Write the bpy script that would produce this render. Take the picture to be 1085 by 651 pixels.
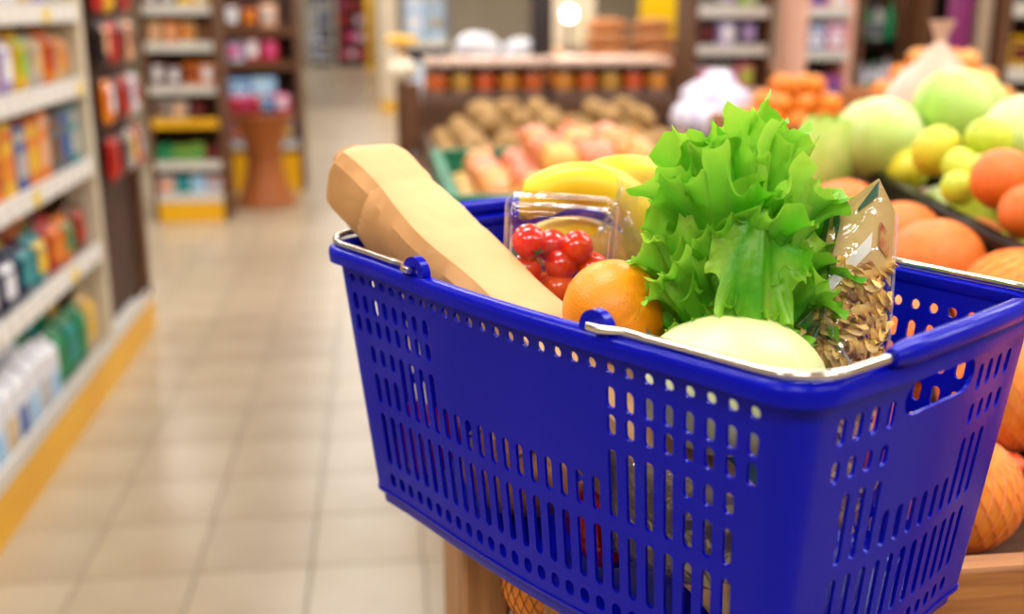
import bpy, bmesh, math, random
from mathutils import Vector, Matrix, noise
from mathutils.geometry import delaunay_2d_cdt

for o in list(bpy.data.objects):
    bpy.data.objects.remove(o)
random.seed(7)
scene = bpy.context.scene
COL = scene.collection
PI = math.pi

# ------------------------------------------------------------------ camera
EYE = 1.45
PITCH = 15.573
cam_d = bpy.data.cameras.new('camera')
cam = bpy.data.objects.new('camera', cam_d)
COL.objects.link(cam)
cam.location = (0, 0, EYE)
cam.rotation_euler = (math.radians(90 - PITCH), 0, 0)
cam_d.sensor_width = 36
cam_d.lens = 38.157
cam_d.clip_start = 0.02
cam_d.clip_end = 100
cam_d.dof.use_dof = True
cam_d.dof.focus_distance = 0.77
cam_d.dof.aperture_fstop = 3.3
scene.camera = cam

# the shop is laid out on its own axes: u across the aisle, w along it
TH = math.radians(6.854)
CT, ST = math.cos(TH), math.sin(TH)


def W(u, w, z=0.0):
    return Vector((u * CT - w * ST, u * ST + w * CT, z))


# ------------------------------------------------------------------ light
world = bpy.data.worlds.new('world')
scene.world = world
world.use_nodes = True
world.node_tree.nodes['Background'].inputs[0].default_value = (1, .97, .92, 1)
world.node_tree.nodes['Background'].inputs[1].default_value = 0.25
vs = scene.view_settings
vs.view_transform = 'Standard'
vs.look = 'None'
vs.gamma = 1
vs.use_curve_mapping = False
vs.exposure = 0.0
LAMP_W = 50.0
LAMP_COL = (1.0, .975, .945)
LAMP_SPOTS = [(u, w) for u in (-2.6, -.35, 1.9, 4.2) for w in (-1.4, 1.4, 4.2, 7.4, 11, 15, 20, 25)]
CEIL = 3.5


# ------------------------------------------------------------------ helpers
def lin(c):
    if isinstance(c, str):
        c = [int(c[i:i + 2], 16) / 255 for i in (0, 2, 4)]
    return tuple((x / 12.92 if x <= .04045 else ((x + .055) / 1.055) ** 2.4) for x in c)


MATS = {}


def pm(name, col, rough=.5, metal=0., col2=None, scale=20., bump=0., bscale=None, rnd=0., spec=.5,
       sss=0., coat=0., stretch=None, mixpow=(.35, .65), detail=3.):
    """principled material: two colours mixed by noise, optional bump, optional per-object value shift"""
    if name in MATS:
        return MATS[name]
    m = bpy.data.materials.new(name)
    m.use_nodes = True
    nt = m.node_tree
    N, L = nt.nodes, nt.links
    p = N['Principled BSDF']
    p.inputs['Roughness'].default_value = rough
    p.inputs['Metallic'].default_value = metal
    p.inputs['Specular IOR Level'].default_value = spec
    c1 = (*lin(col), 1)
    c2 = (*lin(col2 if col2 else col), 1)
    tc = N.new('ShaderNodeTexCoord')
    mp = N.new('ShaderNodeMapping')
    L.new(tc.outputs['Object'], mp.inputs['Vector'])
    if stretch:
        mp.inputs['Scale'].default_value = stretch
    nz = N.new('ShaderNodeTexNoise')
    nz.inputs['Scale'].default_value = scale
    nz.inputs['Detail'].default_value = detail
    L.new(mp.outputs['Vector'], nz.inputs['Vector'])
    mr = N.new('ShaderNodeMapRange')
    mr.inputs['From Min'].default_value = mixpow[0]
    mr.inputs['From Max'].default_value = mixpow[1]
    L.new(nz.outputs['Fac'], mr.inputs['Value'])
    mx = N.new('ShaderNodeMix')
    mx.data_type = 'RGBA'
    mx.inputs[6].default_value = c1
    mx.inputs[7].default_value = c2
    L.new(mr.outputs['Result'], mx.inputs[0])
    out = mx.outputs[2]
    if rnd:
        oi = N.new('ShaderNodeObjectInfo')
        r2 = N.new('ShaderNodeMapRange')
        r2.inputs['To Min'].default_value = 1 - rnd
        r2.inputs['To Max'].default_value = 1 + rnd
        L.new(oi.outputs['Random'], r2.inputs['Value'])
        hs = N.new('ShaderNodeHueSaturation')
        L.new(r2.outputs['Result'], hs.inputs['Value'])
        L.new(out, hs.inputs['Color'])
        out = hs.outputs['Color']
    L.new(out, p.inputs['Base Color'])
    if bump:
        b = N.new('ShaderNodeBump')
        b.inputs['Strength'].default_value = bump
        b.inputs['Distance'].default_value = .002
        n2 = N.new('ShaderNodeTexNoise')
        n2.inputs['Scale'].default_value = bscale or scale * 4
        n2.inputs['Detail'].default_value = 3
        L.new(mp.outputs['Vector'], n2.inputs['Vector'])
        L.new(n2.outputs['Fac'], b.inputs['Height'])
        L.new(b.outputs['Normal'], p.inputs['Normal'])
    if sss:
        p.inputs['Subsurface Weight'].default_value = sss
        p.inputs['Subsurface Radius'].default_value = (.01, .006, .003)
        p.inputs['Subsurface Scale'].default_value = 1
    if coat:
        p.inputs['Coat Weight'].default_value = coat
        p.inputs['Coat Roughness'].default_value = .08
    MATS[name] = m
    return m


def film(name, tint='ffffff', gloss=.06, bump=.4, bscale=60, rough=.06, milk=0., milkcol='ffffff'):
    """thin clear plastic: see-through with a fresnel gloss and creases"""
    if name in MATS:
        return MATS[name]
    m = bpy.data.materials.new(name)
    m.use_nodes = True
    nt = m.node_tree
    N, L = nt.nodes, nt.links
    N.remove(N['Principled BSDF'])
    out = N['Material Output']
    tr = N.new('ShaderNodeBsdfTransparent')
    tr.inputs[0].default_value = (*lin(tint), 1)
    gl = N.new('ShaderNodeBsdfGlossy')
    gl.inputs['Roughness'].default_value = rough
    lw = N.new('ShaderNodeLayerWeight')
    lw.inputs['Blend'].default_value = .5
    pw = N.new('ShaderNodeMath')
    pw.operation = 'POWER'
    pw.inputs[1].default_value = 4
    L.new(lw.outputs['Facing'], pw.inputs[0])
    ad = N.new('ShaderNodeMath')
    ad.operation = 'MULTIPLY_ADD'
    ad.use_clamp = True
    ad.inputs[1].default_value = .6
    ad.inputs[2].default_value = gloss
    L.new(pw.outputs[0], ad.inputs[0])
    tc = N.new('ShaderNodeTexCoord')
    vo = N.new('ShaderNodeTexNoise')
    vo.inputs['Scale'].default_value = bscale
    vo.inputs['Detail'].default_value = 2
    vo.inputs['Distortion'].default_value = .8
    L.new(tc.outputs['Object'], vo.inputs['Vector'])
    bp = N.new('ShaderNodeBump')
    bp.inputs['Strength'].default_value = bump
    bp.inputs['Distance'].default_value = .006
    L.new(vo.outputs['Fac'], bp.inputs['Height'])
    L.new(bp.outputs['Normal'], gl.inputs['Normal'])
    base = tr.outputs[0]
    if milk:
        df = N.new('ShaderNodeBsdfDiffuse')
        df.inputs[0].default_value = (*lin(milkcol), 1)
        m1 = N.new('ShaderNodeMixShader')
        m1.inputs[0].default_value = milk
        L.new(base, m1.inputs[1])
        L.new(df.outputs[0], m1.inputs[2])
        base = m1.outputs[0]
    ms = N.new('ShaderNodeMixShader')
    L.new(ad.outputs[0], ms.inputs[0])
    L.new(base, ms.inputs[1])
    L.new(gl.outputs[0], ms.inputs[2])
    L.new(ms.outputs[0], out.inputs['Surface'])
    MATS[name] = m
    return m


def emat(name, col, strength):
    if name in MATS:
        return MATS[name]
    m = bpy.data.materials.new(name)
    m.use_nodes = True
    p = m.node_tree.nodes['Principled BSDF']
    p.inputs['Base Color'].default_value = (*lin(col), 1)
    p.inputs['Emission Color'].default_value = (*lin(col), 1)
    p.inputs['Emission Strength'].default_value = strength
    MATS[name] = m
    return m


def bez(p0, p1, p2, t):
    return p0 * ((1 - t) ** 2) + p1 * (2 * t * (1 - t)) + p2 * (t * t)


def frame_of(d, up=Vector((0, 0, 1))):
    d = d.normalized()
    if abs(d.dot(up)) > .98:
        up = Vector((0, 1, 0))
    s = d.cross(up).normalized()
    return d, s, s.cross(d).normalized()


class MB:
    def __init__(s):
        s.v, s.f = [], []

    def add(s, vs_, fs_, M=None):
        o = len(s.v)
        s.v += [tuple(M @ Vector(v)) if M else tuple(v) for v in vs_]
        s.f += [tuple(i + o for i in f) for f in fs_]
        return s

    def box(s, x0, x1, y0, y1, z0, z1, M=None, ch=0.):
        if ch <= 0:
            vs_ = [(x, y, z) for z in (z0, z1) for y in (y0, y1) for x in (x0, x1)]
            fs_ = [(0, 2, 3, 1), (4, 5, 7, 6), (0, 1, 5, 4), (2, 6, 7, 3), (0, 4, 6, 2), (1, 3, 7, 5)]
            return s.add(vs_, fs_, M)
        bm = bmesh.new()
        bmesh.ops.create_cube(bm, size=1)
        for v in bm.verts:
            v.co = Vector(((x0 + x1) / 2 + v.co.x * (x1 - x0), (y0 + y1) / 2 + v.co.y * (y1 - y0), (z0 + z1) / 2 + v.co.z * (z1 - z0)))
        bmesh.ops.bevel(bm, geom=bm.edges[:], offset=ch, segments=2 if ch > .004 else 1, affect='EDGES', profile=.5)
        bm.verts.index_update()
        s.add([v.co[:] for v in bm.verts], [[v.index for v in f.verts] for f in bm.faces], M)
        bm.free()
        return s

    def grid(s, fn, nu, nv, closed_u=False, M=None, flip=False):
        vs_ = [fn(i / (nu if closed_u else nu - 1), j / (nv - 1)) for j in range(nv) for i in range(nu)]
        fs_ = []
        for j in range(nv - 1):
            for i in range(nu if closed_u else nu - 1):
                k = (i + 1) % nu
                q = (j * nu + i, j * nu + k, (j + 1) * nu + k, (j + 1) * nu + i)
                fs_.append(q[::-1] if flip else q)
        return s.add(vs_, fs_, M)

    def lathe(s, prof, seg=24, M=None, fn=None):
        n = len(prof)
        vs_, fs_ = [], []
        for (r, z) in prof:
            for i in range(seg):
                a = 2 * PI * i / seg
                k = fn(a, z) if fn else 1
                vs_.append((r * k * math.cos(a), r * k * math.sin(a), z))
        for j in range(n - 1):
            for i in range(seg):
                k = (i + 1) % seg
                fs_.append((j * seg + i, j * seg + k, (j + 1) * seg + k, (j + 1) * seg + i))
        if prof[0][0] > 1e-6:
            fs_.append(tuple(range(seg))[::-1])
        if prof[-1][0] > 1e-6:
            fs_.append(tuple((n - 1) * seg + i for i in range(seg)))
        return s.add(vs_, fs_, M)

    def ell(s, c, r, nu=16, nv=10, M=None, fn=None):
        if isinstance(r, (int, float)):
            r = (r, r, r)
        vs_ = [(0, 0, -1)]
        for j in range(1, nv):
            t = PI * j / nv
            for i in range(nu):
                a = 2 * PI * i / nu
                vs_.append((math.sin(t) * math.cos(a), math.sin(t) * math.sin(a), -math.cos(t)))
        vs_.append((0, 0, 1))
        fs_ = []
        for i in range(nu):
            fs_.append((0, 1 + (i + 1) % nu, 1 + i))
            fs_.append((len(vs_) - 1, 1 + (nv - 2) * nu + i, 1 + (nv - 2) * nu + (i + 1) % nu))
        for j in range(nv - 2):
            for i in range(nu):
                k = (i + 1) % nu
                fs_.append((1 + j * nu + i, 1 + j * nu + k, 1 + (j + 1) * nu + k, 1 + (j + 1) * nu + i))
        vv = []
        for v in vs_:
            k = fn(Vector(v)) if fn else 1
            vv.append((c[0] + v[0] * r[0] * k, c[1] + v[1] * r[1] * k, c[2] + v[2] * r[2] * k))
        return s.add(vv, fs_, M)

    def tube(s, pts, r, seg=8, closed=False, M=None, cap=True):
        pts = [Vector(p) for p in pts]
        n = len(pts)
        rr = r if isinstance(r, (list, tuple)) else [r] * n
        vs_, fs_ = [], []
        S = None
        for i, p in enumerate(pts):
            if closed:
                d = pts[(i + 1) % n] - pts[i - 1]
            else:
                d = pts[min(i + 1, n - 1)] - pts[max(i - 1, 0)]
            d.normalize()
            if S is None:
                _, S, U = frame_of(d)
            else:
                S = (S - d * S.dot(d)).normalized()
                U = S.cross(d)
            for k in range(seg):
                a = 2 * PI * k / seg
                vs_.append(p + (S * math.cos(a) + U * math.sin(a)) * rr[i])
        for i in range(n if closed else n - 1):
            j = (i + 1) % n
            for k in range(seg):
                l = (k + 1) % seg
                fs_.append((i * seg + k, i * seg + l, j * seg + l, j * seg + k))
        if not closed and cap:
            fs_.append(tuple(range(seg))[::-1])
            fs_.append(tuple((n - 1) * seg + k for k in range(seg)))
        return s.add(vs_, fs_, M)

    def mesh(s, name, smooth=True, angle=40):
        me = bpy.data.meshes.new(name)
        me.from_pydata(s.v, [], s.f)
        bm = bmesh.new()
        bm.from_mesh(me)
        bmesh.ops.recalc_face_normals(bm, faces=bm.faces)
        bm.to_mesh(me)
        bm.free()
        if smooth:
            me.shade_smooth()
            me.set_sharp_from_angle(angle=math.radians(angle))
        me.update()
        return me

    def build(s, name, mat, parent=None, smooth=True, angle=40, loc=None, rz=None):
        return put(name, s.mesh(name, smooth, angle), mat, parent, loc, rz)


def put(name, me, mat, parent=None, loc=None, rz=None):
    o = bpy.data.objects.new(name, me)
    COL.objects.link(o)
    if mat and not me.materials:
        me.materials.append(mat)
    elif mat and me.materials[0] != mat:
        o.material_slots[0].link = 'OBJECT'
        o.material_slots[0].material = mat
    if parent:
        o.parent = parent
    if loc is not None:
        o.location = loc
    if rz is not None:
        o.rotation_euler = (0, 0, rz)
    return o


def tag(o, label=None, cat=None, group=None, kind=None):
    if label:
        o['label'] = label
    if cat:
        o['category'] = cat
    if group:
        o['group'] = group
    if kind:
        o['kind'] = kind
    return o


def thing(name, label, cat, loc=(0, 0, 0), rz=0, group=None):
    o = bpy.data.objects.new(name, None)
    COL.objects.link(o)
    o.empty_display_size = .05
    o.location = loc
    o.rotation_euler = (0, 0, rz)
    return tag(o, label, cat, group)


def dup(o, loc=None, rz=None, rot=None, label=None, group=None, parent=None, scale=None):
    c = o.copy()
    COL.objects.link(c)
    if parent:
        c.parent = parent
    if loc is not None:
        c.location = loc
    if rz is not None:
        c.rotation_euler = (0, 0, rz)
    if rot is not None:
        c.rotation_euler = rot
    if scale is not None:
        c.scale = scale if not isinstance(scale, (int, float)) else (scale,) * 3
    if label:
        c['label'] = label
    if group:
        c['group'] = group
    for ch in list(o.children):
        k = ch.copy()
        COL.objects.link(k)
        k.parent = c
        for g in list(ch.children):
            q = g.copy()
            COL.objects.link(q)
            q.parent = k
    return c


def ray_at(px, py, Y):
    """world point seen at a photo pixel at world depth Y"""
    a = (px - 542.5) / 1150.
    v = (325.5 - py) / 1150.
    c, s_ = math.cos(math.radians(PITCH)), math.sin(math.radians(PITCH))
    d = Vector((a, c + s_ * v, -s_ + c * v))
    return Vector((0, 0, EYE)) + d * (Y / d.y)


def rrot():
    return (random.uniform(0, 6.28), random.uniform(0, 6.28), random.uniform(0, 6.28))


ORD = ['first', 'second', 'third', 'fourth', 'fifth', 'sixth', 'seventh', 'eighth', 'ninth', 'tenth', 'eleventh',
       'twelfth', 'thirteenth', 'fourteenth', 'fifteenth', 'sixteenth', 'seventeenth', 'eighteenth', 'nineteenth', 'twentieth']

# ------------------------------------------------------------------ materials
M_BLUE = pm('basket_blue', '020aa6', .24, col2='030cae', scale=3, spec=.16, bump=.03, bscale=300)
M_CHROME = pm('chrome_wire', 'd8d4cc', .16, 1.0)
M_WOOD = pm('crate_wood', 'b5793f', .55, col2='8f5528', scale=6, stretch=(1, 14, 14), bump=.25, bscale=10)
M_WOODV = pm('post_wood', 'a87645', .6, col2='8a5a30', scale=6, stretch=(14, 14, 1), bump=.25, bscale=10)
M_DWOOD = pm('dark_wood', '6d4526', .6, col2='573319', scale=6, stretch=(10, 10, 1), bump=.2, bscale=10)
M_DWOODH = pm('dark_wood_boards', '5f3c22', .6, col2='4a2c16', scale=6, stretch=(1, 12, 12), bump=.2, bscale=10)
M_CREAM = pm('cream_metal', 'dccdb4', .45, col2='d3c3a8', scale=2)
M_SHELF = pm('shelf_white', 'd9d6cf', .4, col2='cfcac2', scale=3)
M_YEL = pm('yellow_kick', 'f2b705', .4, col2='e9ab00', scale=2)
M_BACK = pm('gondola_back', '5b4433', .7, col2='4e3828', scale=2)
M_BLACK = pm('black_plastic', '080707', .4, col2='0e0c0c', scale=6, spec=.2)
M_GREENC = pm('green_crate', '0f7a58', .4, col2='0c6a4c', scale=5)
M_GLASSY = film('clear_film', gloss=.05, bump=.25, bscale=35)

# ------------------------------------------------------------------ the setting
TILE = .30
U0 = W(0, 0).x
# a joint of the tile grid runs through these shop coordinates
TU0, TW0 = -.222, 2.96
floor = tag(MB().box(-7, 9, -5, 31, -.1, -.004).build('floor', pm('grout', '857868', .8, col2='786b5c', scale=8)), kind='structure')
floor.rotation_euler = (0, 0, TH)
M_TILE = pm('floor_tile', 'b2a289', .26, col2='a8967c', scale=2.5, rnd=.035, spec=.5, bump=.04, bscale=30)
tile_me = MB().box(-TILE / 2 + .0022, TILE / 2 - .0022, -TILE / 2 + .0022, TILE / 2 - .0022, -.004, 0, ch=.0012).mesh('tile')
near = []
far = MB()
for i in range(-22, 31):
    for j in range(-25, 94):
        u = TU0 + (i + .5) * TILE
        w = TW0 + (j + .5) * TILE
        if not (-7 < u < 9 and -5 < w < 31):
            continue
        if 1.5 < w < 7.4 and -1.6 < u < .95:
            near.append((u, w))
        else:
            h = TILE / 2 - .0022
            far.add([(u - h, w - h, 0), (u + h, w - h, 0), (u + h, w + h, 0), (u - h, w + h, 0)], [(0, 1, 2, 3)])
for (u, w) in near:
    put('tile', tile_me, M_TILE, floor, (u, w, 0))
fo = tag(far.build('tile_field', M_TILE, floor), kind='stuff')
WALLM = pm('wall_paint', 'e6d9c3', .8, col2='ddcfb8', scale=1)
for nm, b in dict(wall_back=(-7, 9, 31, 31.1), wall_front=(-7, 9, -5.1, -5), wall_left=(-7.1, -7, -5, 31), wall_right=(9, 9.1, -5, 31)).items():
    tag(MB().box(*b, -.1, CEIL + .1).build(nm, WALLM, rz=TH), kind='structure')
tag(MB().box(-7, 9, -5, 31, CEIL, CEIL + .1).build('ceiling', pm('ceiling_paint', 'efe9df', .9), rz=TH), kind='structure')
# ceiling lamps: a white tray with a lamp under it
lamp_me = MB().box(-.62, .62, -.32, .32, .03, .07, ch=.01).mesh('ceiling_lamp')
for k, (u, w) in enumerate(LAMP_SPOTS):
    o = tag(put('ceiling_lamp', lamp_me, M_SHELF, loc=W(u, w, CEIL - .07), rz=TH), 'white ceiling lamp tray above the shop floor', 'lamp', 'ceiling lamps')
    ld = bpy.data.lights.new('lamp_light', 'AREA')
    ld.shape = 'RECTANGLE'
    ld.size, ld.size_y = 1.2, .6
    ld.energy = LAMP_W
    ld.color = LAMP_COL
    lo = bpy.data.objects.new('lamp_light', ld)
    COL.objects.link(lo)
    lo.parent = o
    lo.location = (0, 0, 0)


# ------------------------------------------------------------------ the blue basket
BO = Vector((.1063, .8147, 1.018))
BA = math.radians(-49.31)
ZC = .214          # height of the row of round holes
PIT = .01529


def BW(x, y, z):
    return BO + Vector((x * math.cos(BA) - y * math.sin(BA), x * math.sin(BA) + y * math.cos(BA), z))


def half(z):
    dz = z - ZC
    return .238 + .10 * dz, .139 + .10 * dz, .0235 + .04 * dz     # half length, half width, corner radius


def side_pt(side, s, z, off=0.):
    """s runs -1..1 along the straight stretch of a side"""
    hl, hw, rc = half(z)
    if side in ('f', 'b'):
        S = hl - rc
        bow = .010 * (1 - s * s) ** 2
        d = hw + bow + off
        return (s * S, -d, z) if side == 'f' else (-s * S, d, z)
    S = hw - rc
    bow = .007 * (1 - s * s) ** 2
    d = hl + bow + off
    return (d, s * S, z) if side == 'r' else (-d, -s * S, z)


def slot(cx, z0, z1, hw):
    hw = min(hw, (z1 - z0) / 2)
    p = []
    for k in range(7):
        a = PI * k / 6
        p.append((cx + hw * math.cos(a), z1 - hw + hw * math.sin(a)))
    for k in range(7):
        a = PI + PI * k / 6
        p.append((cx + hw * math.cos(a), z0 + hw + hw * math.sin(a)))
    q = []
    for c in p:
        if not q or (abs(c[0] - q[-1][0]) + abs(c[1] - q[-1][1])) > 1e-5:
            q.append(c)
    if abs(q[0][0] - q[-1][0]) + abs(q[0][1] - q[-1][1]) < 1e-5:
        q.pop()
    return q


Zr = lambda a: ZC + a
R2 = (Zr(-.0297), Zr(-.0143))
R3 = (Zr(-.0488), Zr(-.0336))
R4a = (Zr(-.0740), Zr(-.0585))
R4b = (Zr(-.1095), Zr(-.0830))
R4 = (Zr(-.1095), Zr(-.0585))
R5 = (Zr(-.1675), Zr(-.1190))
R6 = (Zr(-.1890), Zr(-.1765))
ZB, ZT = .014, .2265


def wall_holes(side):
    holes = []
    if side in ('f', 'b'):
        n = 28
        S = .2145
        for i in range(n):
            x = (i - 13.5) * PIT / S
            k = min(i, n - 1 - i)
            h = .0036 / S
            hz = .0036
            holes.append(('c', x, Zr(-.0055), Zr(.0023), .0039))
            if k < 8:
                holes += [('s', x, *R2, .0036), ('s', x, *R3, .0036)]
                if 1 <= k <= 3:
                    holes += [('s', x, *R4a, .0036), ('s', x, *R4b, .0036)]
                elif k >= 4:
                    holes += [('s', x, *R4, .0036)]
            else:
                holes += [('s', x, *R4b, .0036)]
            if k >= 1:
                holes += [('s', x, *R5, .0037)]
                holes += [('s', x, *R6, .0042)]
    else:
        n = 14
        S = .1155
        for i in range(n):
            x = (i - 6.5) * PIT / S
            k = min(i, n - 1 - i)
            if k < 4:
                holes += [('s', x, Zr(-.0240), Zr(-.0055), .0036), ('s', x, *R3, .0036)]
                if k >= 1:
                    holes += [('s', x, *R4, .0036)]
            else:
                holes += [('s', x, *R4b, .0036)]
            if k >= 1:
                holes += [('s', x, *R5, .0037), ('s', x, *R6, .0042)]
        holes.append(('h', 0, Zr(-.020), Zr(.003), .042))
    return holes, S


basket = thing('shopping_basket', 'deep blue plastic shopping basket with folded wire handles, filled with groceries', 'basket', BO, BA)


def basket_body():
    bm = bmesh.new()
    for side in 'frbl':
        holes, S = wall_holes(side)
        pts, edges, loops = [], [], []

        def loop(p):
            b = len(pts)
            pts.extend(p)
            for k in range(len(p)):
                edges.append((b + k, b + (k + 1) % len(p)))
        nn = 30 if side in 'fb' else 16
        outer = [(-S + 2 * S * k / nn, ZB) for k in range(nn + 1)] + [(S - 2 * S * k / nn, ZT) for k in range(nn + 1)]
        loop(outer)
        for h in holes:
            if h[0] == 'h':
                zc, hz = (h[2] + h[3]) / 2, (h[3] - h[2]) / 2
                p = []
                for k in range(9):
                    a = -PI / 2 + PI * k / 8
                    p.append((h[4] - hz + hz * math.cos(a), zc + hz * math.sin(a)))
                for k in range(9):
                    a = PI / 2 + PI * k / 8
                    p.append((-h[4] + hz + hz * math.cos(a), zc + hz * math.sin(a)))
            else:
                p = slot(h[1] * S, h[2], h[3], h[4])
            loops.append(p)
            loop(p)
        # a few free points in the blank panel so it can bow
        if side in 'fb':
            for i in range(8, 20):
                for z in (-.02, -.04, -.06):
                    pts.append(((i - 13.5) * PIT, Zr(z)))
        else:
            for i in range(4, 10):
                for z in (-.035, -.05, -.065):
                    pts.append(((i - 6.5) * PIT, Zr(z)))
        vv, ee, ff, *_ = delaunay_2d_cdt([Vector(p) for p in pts], edges, [], 0, 1e-6)
        boxes = [(min(x for x, _ in l), max(x for x, _ in l), min(y for _, y in l), max(y for _, y in l), l) for l in loops]

        def inside(x, y, l):
            r = False
            j = len(l) - 1
            for i in range(len(l)):
                if (l[i][1] > y) != (l[j][1] > y) and x < (l[j][0] - l[i][0]) * (y - l[i][1]) / (l[j][1] - l[i][1]) + l[i][0]:
                    r = not r
                j = i
            return r
        bv = [bm.verts.new(side_pt(side, v.x / S, v.y)) for v in vv]
        for f in ff:
            cx = sum(vv[i].x for i in f) / len(f)
            cy = sum(vv[i].y for i in f) / len(f)
            if any(b[0] < cx < b[1] and b[2] < cy < b[3] and inside(cx, cy, b[4]) for b in boxes):
                continue
            bm.faces.new([bv[i] for i in f])
    # rounded corners
    for (sx, sy, a0) in ((1, -1, -PI / 2), (1, 1, 0), (-1, 1, PI / 2), (-1, -1, PI)):
        n = 8
        col = []
        for k in range(n + 1):
            a = a0 + PI / 2 * k / n
            c = []
            for z in (ZB, ZT):
                hl, hw, rc = half(z)
                c.append(bm.verts.new((sx * (hl - rc) + rc * math.cos(a), sy * (hw - rc) + rc * math.sin(a), z)))
            col.append(c)
        for k in range(n):
            bm.faces.new((col[k][0], col[k + 1][0], col[k + 1][1], col[k][1]))
    bmesh.ops.remove_doubles(bm, verts=bm.verts, dist=2e-5)
    bmesh.ops.recalc_face_normals(bm, faces=bm.faces)
    # thicken inwards
    for f in bm.faces:
        f.normal_update()
    c = sum((f.normal.dot(Vector((f.calc_center_median().x, f.calc_center_median().y, 0))) for f in bm.faces))
    if c < 0:
        bmesh.ops.reverse_faces(bm, faces=bm.faces)
    bmesh.ops.solidify(bm, geom=bm.faces[:], thickness=.0026)
    me = bpy.data.meshes.new('body')
    bm.normal_update()
    bm.to_mesh(me)
    bm.free()
    me.shade_smooth()
    me.set_sharp_from_angle(angle=math.radians(32))
    return me


def ring(z, off, n=14):
    """points round the basket at a height, pushed out by off"""
    hl, hw, rc = half(z)
    p = []
    for side, (sx, sy, a0) in zip('frbl', ((1, -1, -PI / 2), (1, 1, 0), (-1, 1, PI / 2), (-1, -1, PI))):
        for k in range(n + 1):
            s = -1 + 2 * k / n
            q = side_pt(side, s, z, off)
            p.append(q)
        for k in range(1, 8):
            a = a0 + PI / 2 * k / 8
            p.append((sx * (hl - rc) + (rc + off) * math.cos(a), sy * (hw - rc) + (rc + off) * math.sin(a), z))
    return p


def sweep(prof, name, mat, closed=True, zref=None):
    """prof: (offset, z) pairs swept round the basket"""
    rings = []
    for off, z in prof:
        r = ring(zref if zref is not None else z, off)
        rings.append([(x, y, z) for x, y, _ in r])
    n = len(rings[0])
    m = MB()
    vs_ = [v for r in rings for v in r]
    fs_ = []
    k = len(rings)
    for j in range(k if closed else k - 1):
        l = (j + 1) % k
        for i in range(n):
            fs_.append((j * n + i, j * n + (i + 1) % n, l * n + (i + 1) % n, l * n + i))
    m.add(vs_, fs_)
    return m.build(name, mat, basket, angle=50)


put('body', basket_body(), M_BLUE, basket)
sweep([(-.0020, .2265), (.0060, .2262), (.0078, .2235), (.0090, .2238), (.0098, .2310), (.0088, .2350), (.0058, .2372), (.0010, .2376), (-.0030, .2355), (-.0036, .2300)], 'rim', M_BLUE, zref=.225)
# floor of the basket and the stepped foot under it
n = ring(.017, -.002)
mb = MB()
k = len(n)
mb.add([(x, y, .0165) for x, y, _ in n] + [(x, y, .0195) for x, y, _ in n], [tuple(range(k))[::-1], tuple(range(k, 2 * k))] + [(i, (i + 1) % k, k + (i + 1) % k, k + i) for i in range(k)])
mb.build('floor_plate', M_BLUE, basket, angle=50)
sweep([(-.0115, .0002), (-.0060, .0002), (-.0050, .0015), (-.0045, .0100), (-.0005, .0120), (.0012, .0140), (.0012, .0165), (-.0060, .0165), (-.0115, .0140)], 'foot', M_BLUE, zref=.014)
# pivot lugs: half rings standing on the long rims
LUGX = (-.097, .094)
for sx in LUGX:
    for sy in (-1, 1):
        y0 = side_pt('f', sx / .2145, .23)[1]
        y0 = (y0 - .004) * (1 if sy < 0 else -1)
        pr = MB()
        N_ = 14
        ro, ri, th = .0125, .0052, .0034
        vs_, fs_ = [], []
        for k in range(N_ + 1):
            a = -.25 + (PI + .5) * k / N_
            for yy in (-th, th):
                for r_ in (ri, ro):
                    vs_.append((sx + r_ * math.cos(a) * 1.05, y0 + yy, .2385 + r_ * math.sin(a)))
        for k in range(N_):
            b, c = 4 * k, 4 * k + 4
            fs_ += [(b, b + 1, c + 1, c), (b + 2, c + 2, c + 3, b + 3), (b + 1, b + 3, c + 3, c + 1), (b, c, c + 2, b + 2)]
        fs_ += [(0, 2, 3, 1), (4 * N_, 4 * N_ + 1, 4 * N_ + 3, 4 * N_ + 2)]
        pr.add(vs_, fs_)
        pr.build('pivot_lug', M_BLUE, basket, angle=35)


def handle(sg):
    """wire bow folded down on the rim at one end, blue grip in its middle"""
    zt = .2405
    lx = LUGX[1] if sg > 0 else LUGX[0]
    hl, hw, rc = half(.225)
    pts = []
    yl = side_pt('f', lx / .2145, .23)[1]
    pts.append((lx - sg * .001, yl - .0115, .2415))
    pts.append((lx + sg * .008, yl - .0105, .2412))
    for k in range(1, 7):
        x = lx + (sg * (hl - .03) - lx) * k / 6
        y = -(hw + .010 * max(0, 1 - (x / .2145) ** 2) ** 2) - .004
        pts.append((x, y, zt))
    R = .036
    for k in range(1, 8):
        a = -PI / 2 + PI / 2 * k / 8
        pts.append((sg * (hl + .008 - R + R * math.cos(a)), -(hw + .004 - R) + R * math.sin(a), zt + .001 * k / 8))
    n0 = len(pts)
    for k in range(0, 11):
        s = -1 + 2 * k / 10
        pts.append((sg * (hl + .008 + .008 * (1 - s * s)), s * .108, zt + .001 + .003 * (1 - s * s)))
    m = [(x, -y, z) for (x, y, z) in reversed(pts[:n0])]
    pts = pts + m
    w = MB().tube(pts, .0029, 8).build('handle', M_CHROME, basket, angle=60)
    g = []
    for k in range(13):
        s = -.72 + 1.5 * k / 12
        g.append((sg * (hl + .008 + .008 * (1 - s * s)), s * .108, zt + .001 + .003 * (1 - s * s)))
    rr = [.0052] + [.0078] * 11 + [.0052]
    MB().tube(g, rr, 12).build('grip', M_BLUE, w, angle=50)


handle(1)
handle(-1)



# ------------------------------------------------------------------ groceries in the basket
def fbm(p, s=1.):
    return noise.noise(Vector(p) * s)


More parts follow.
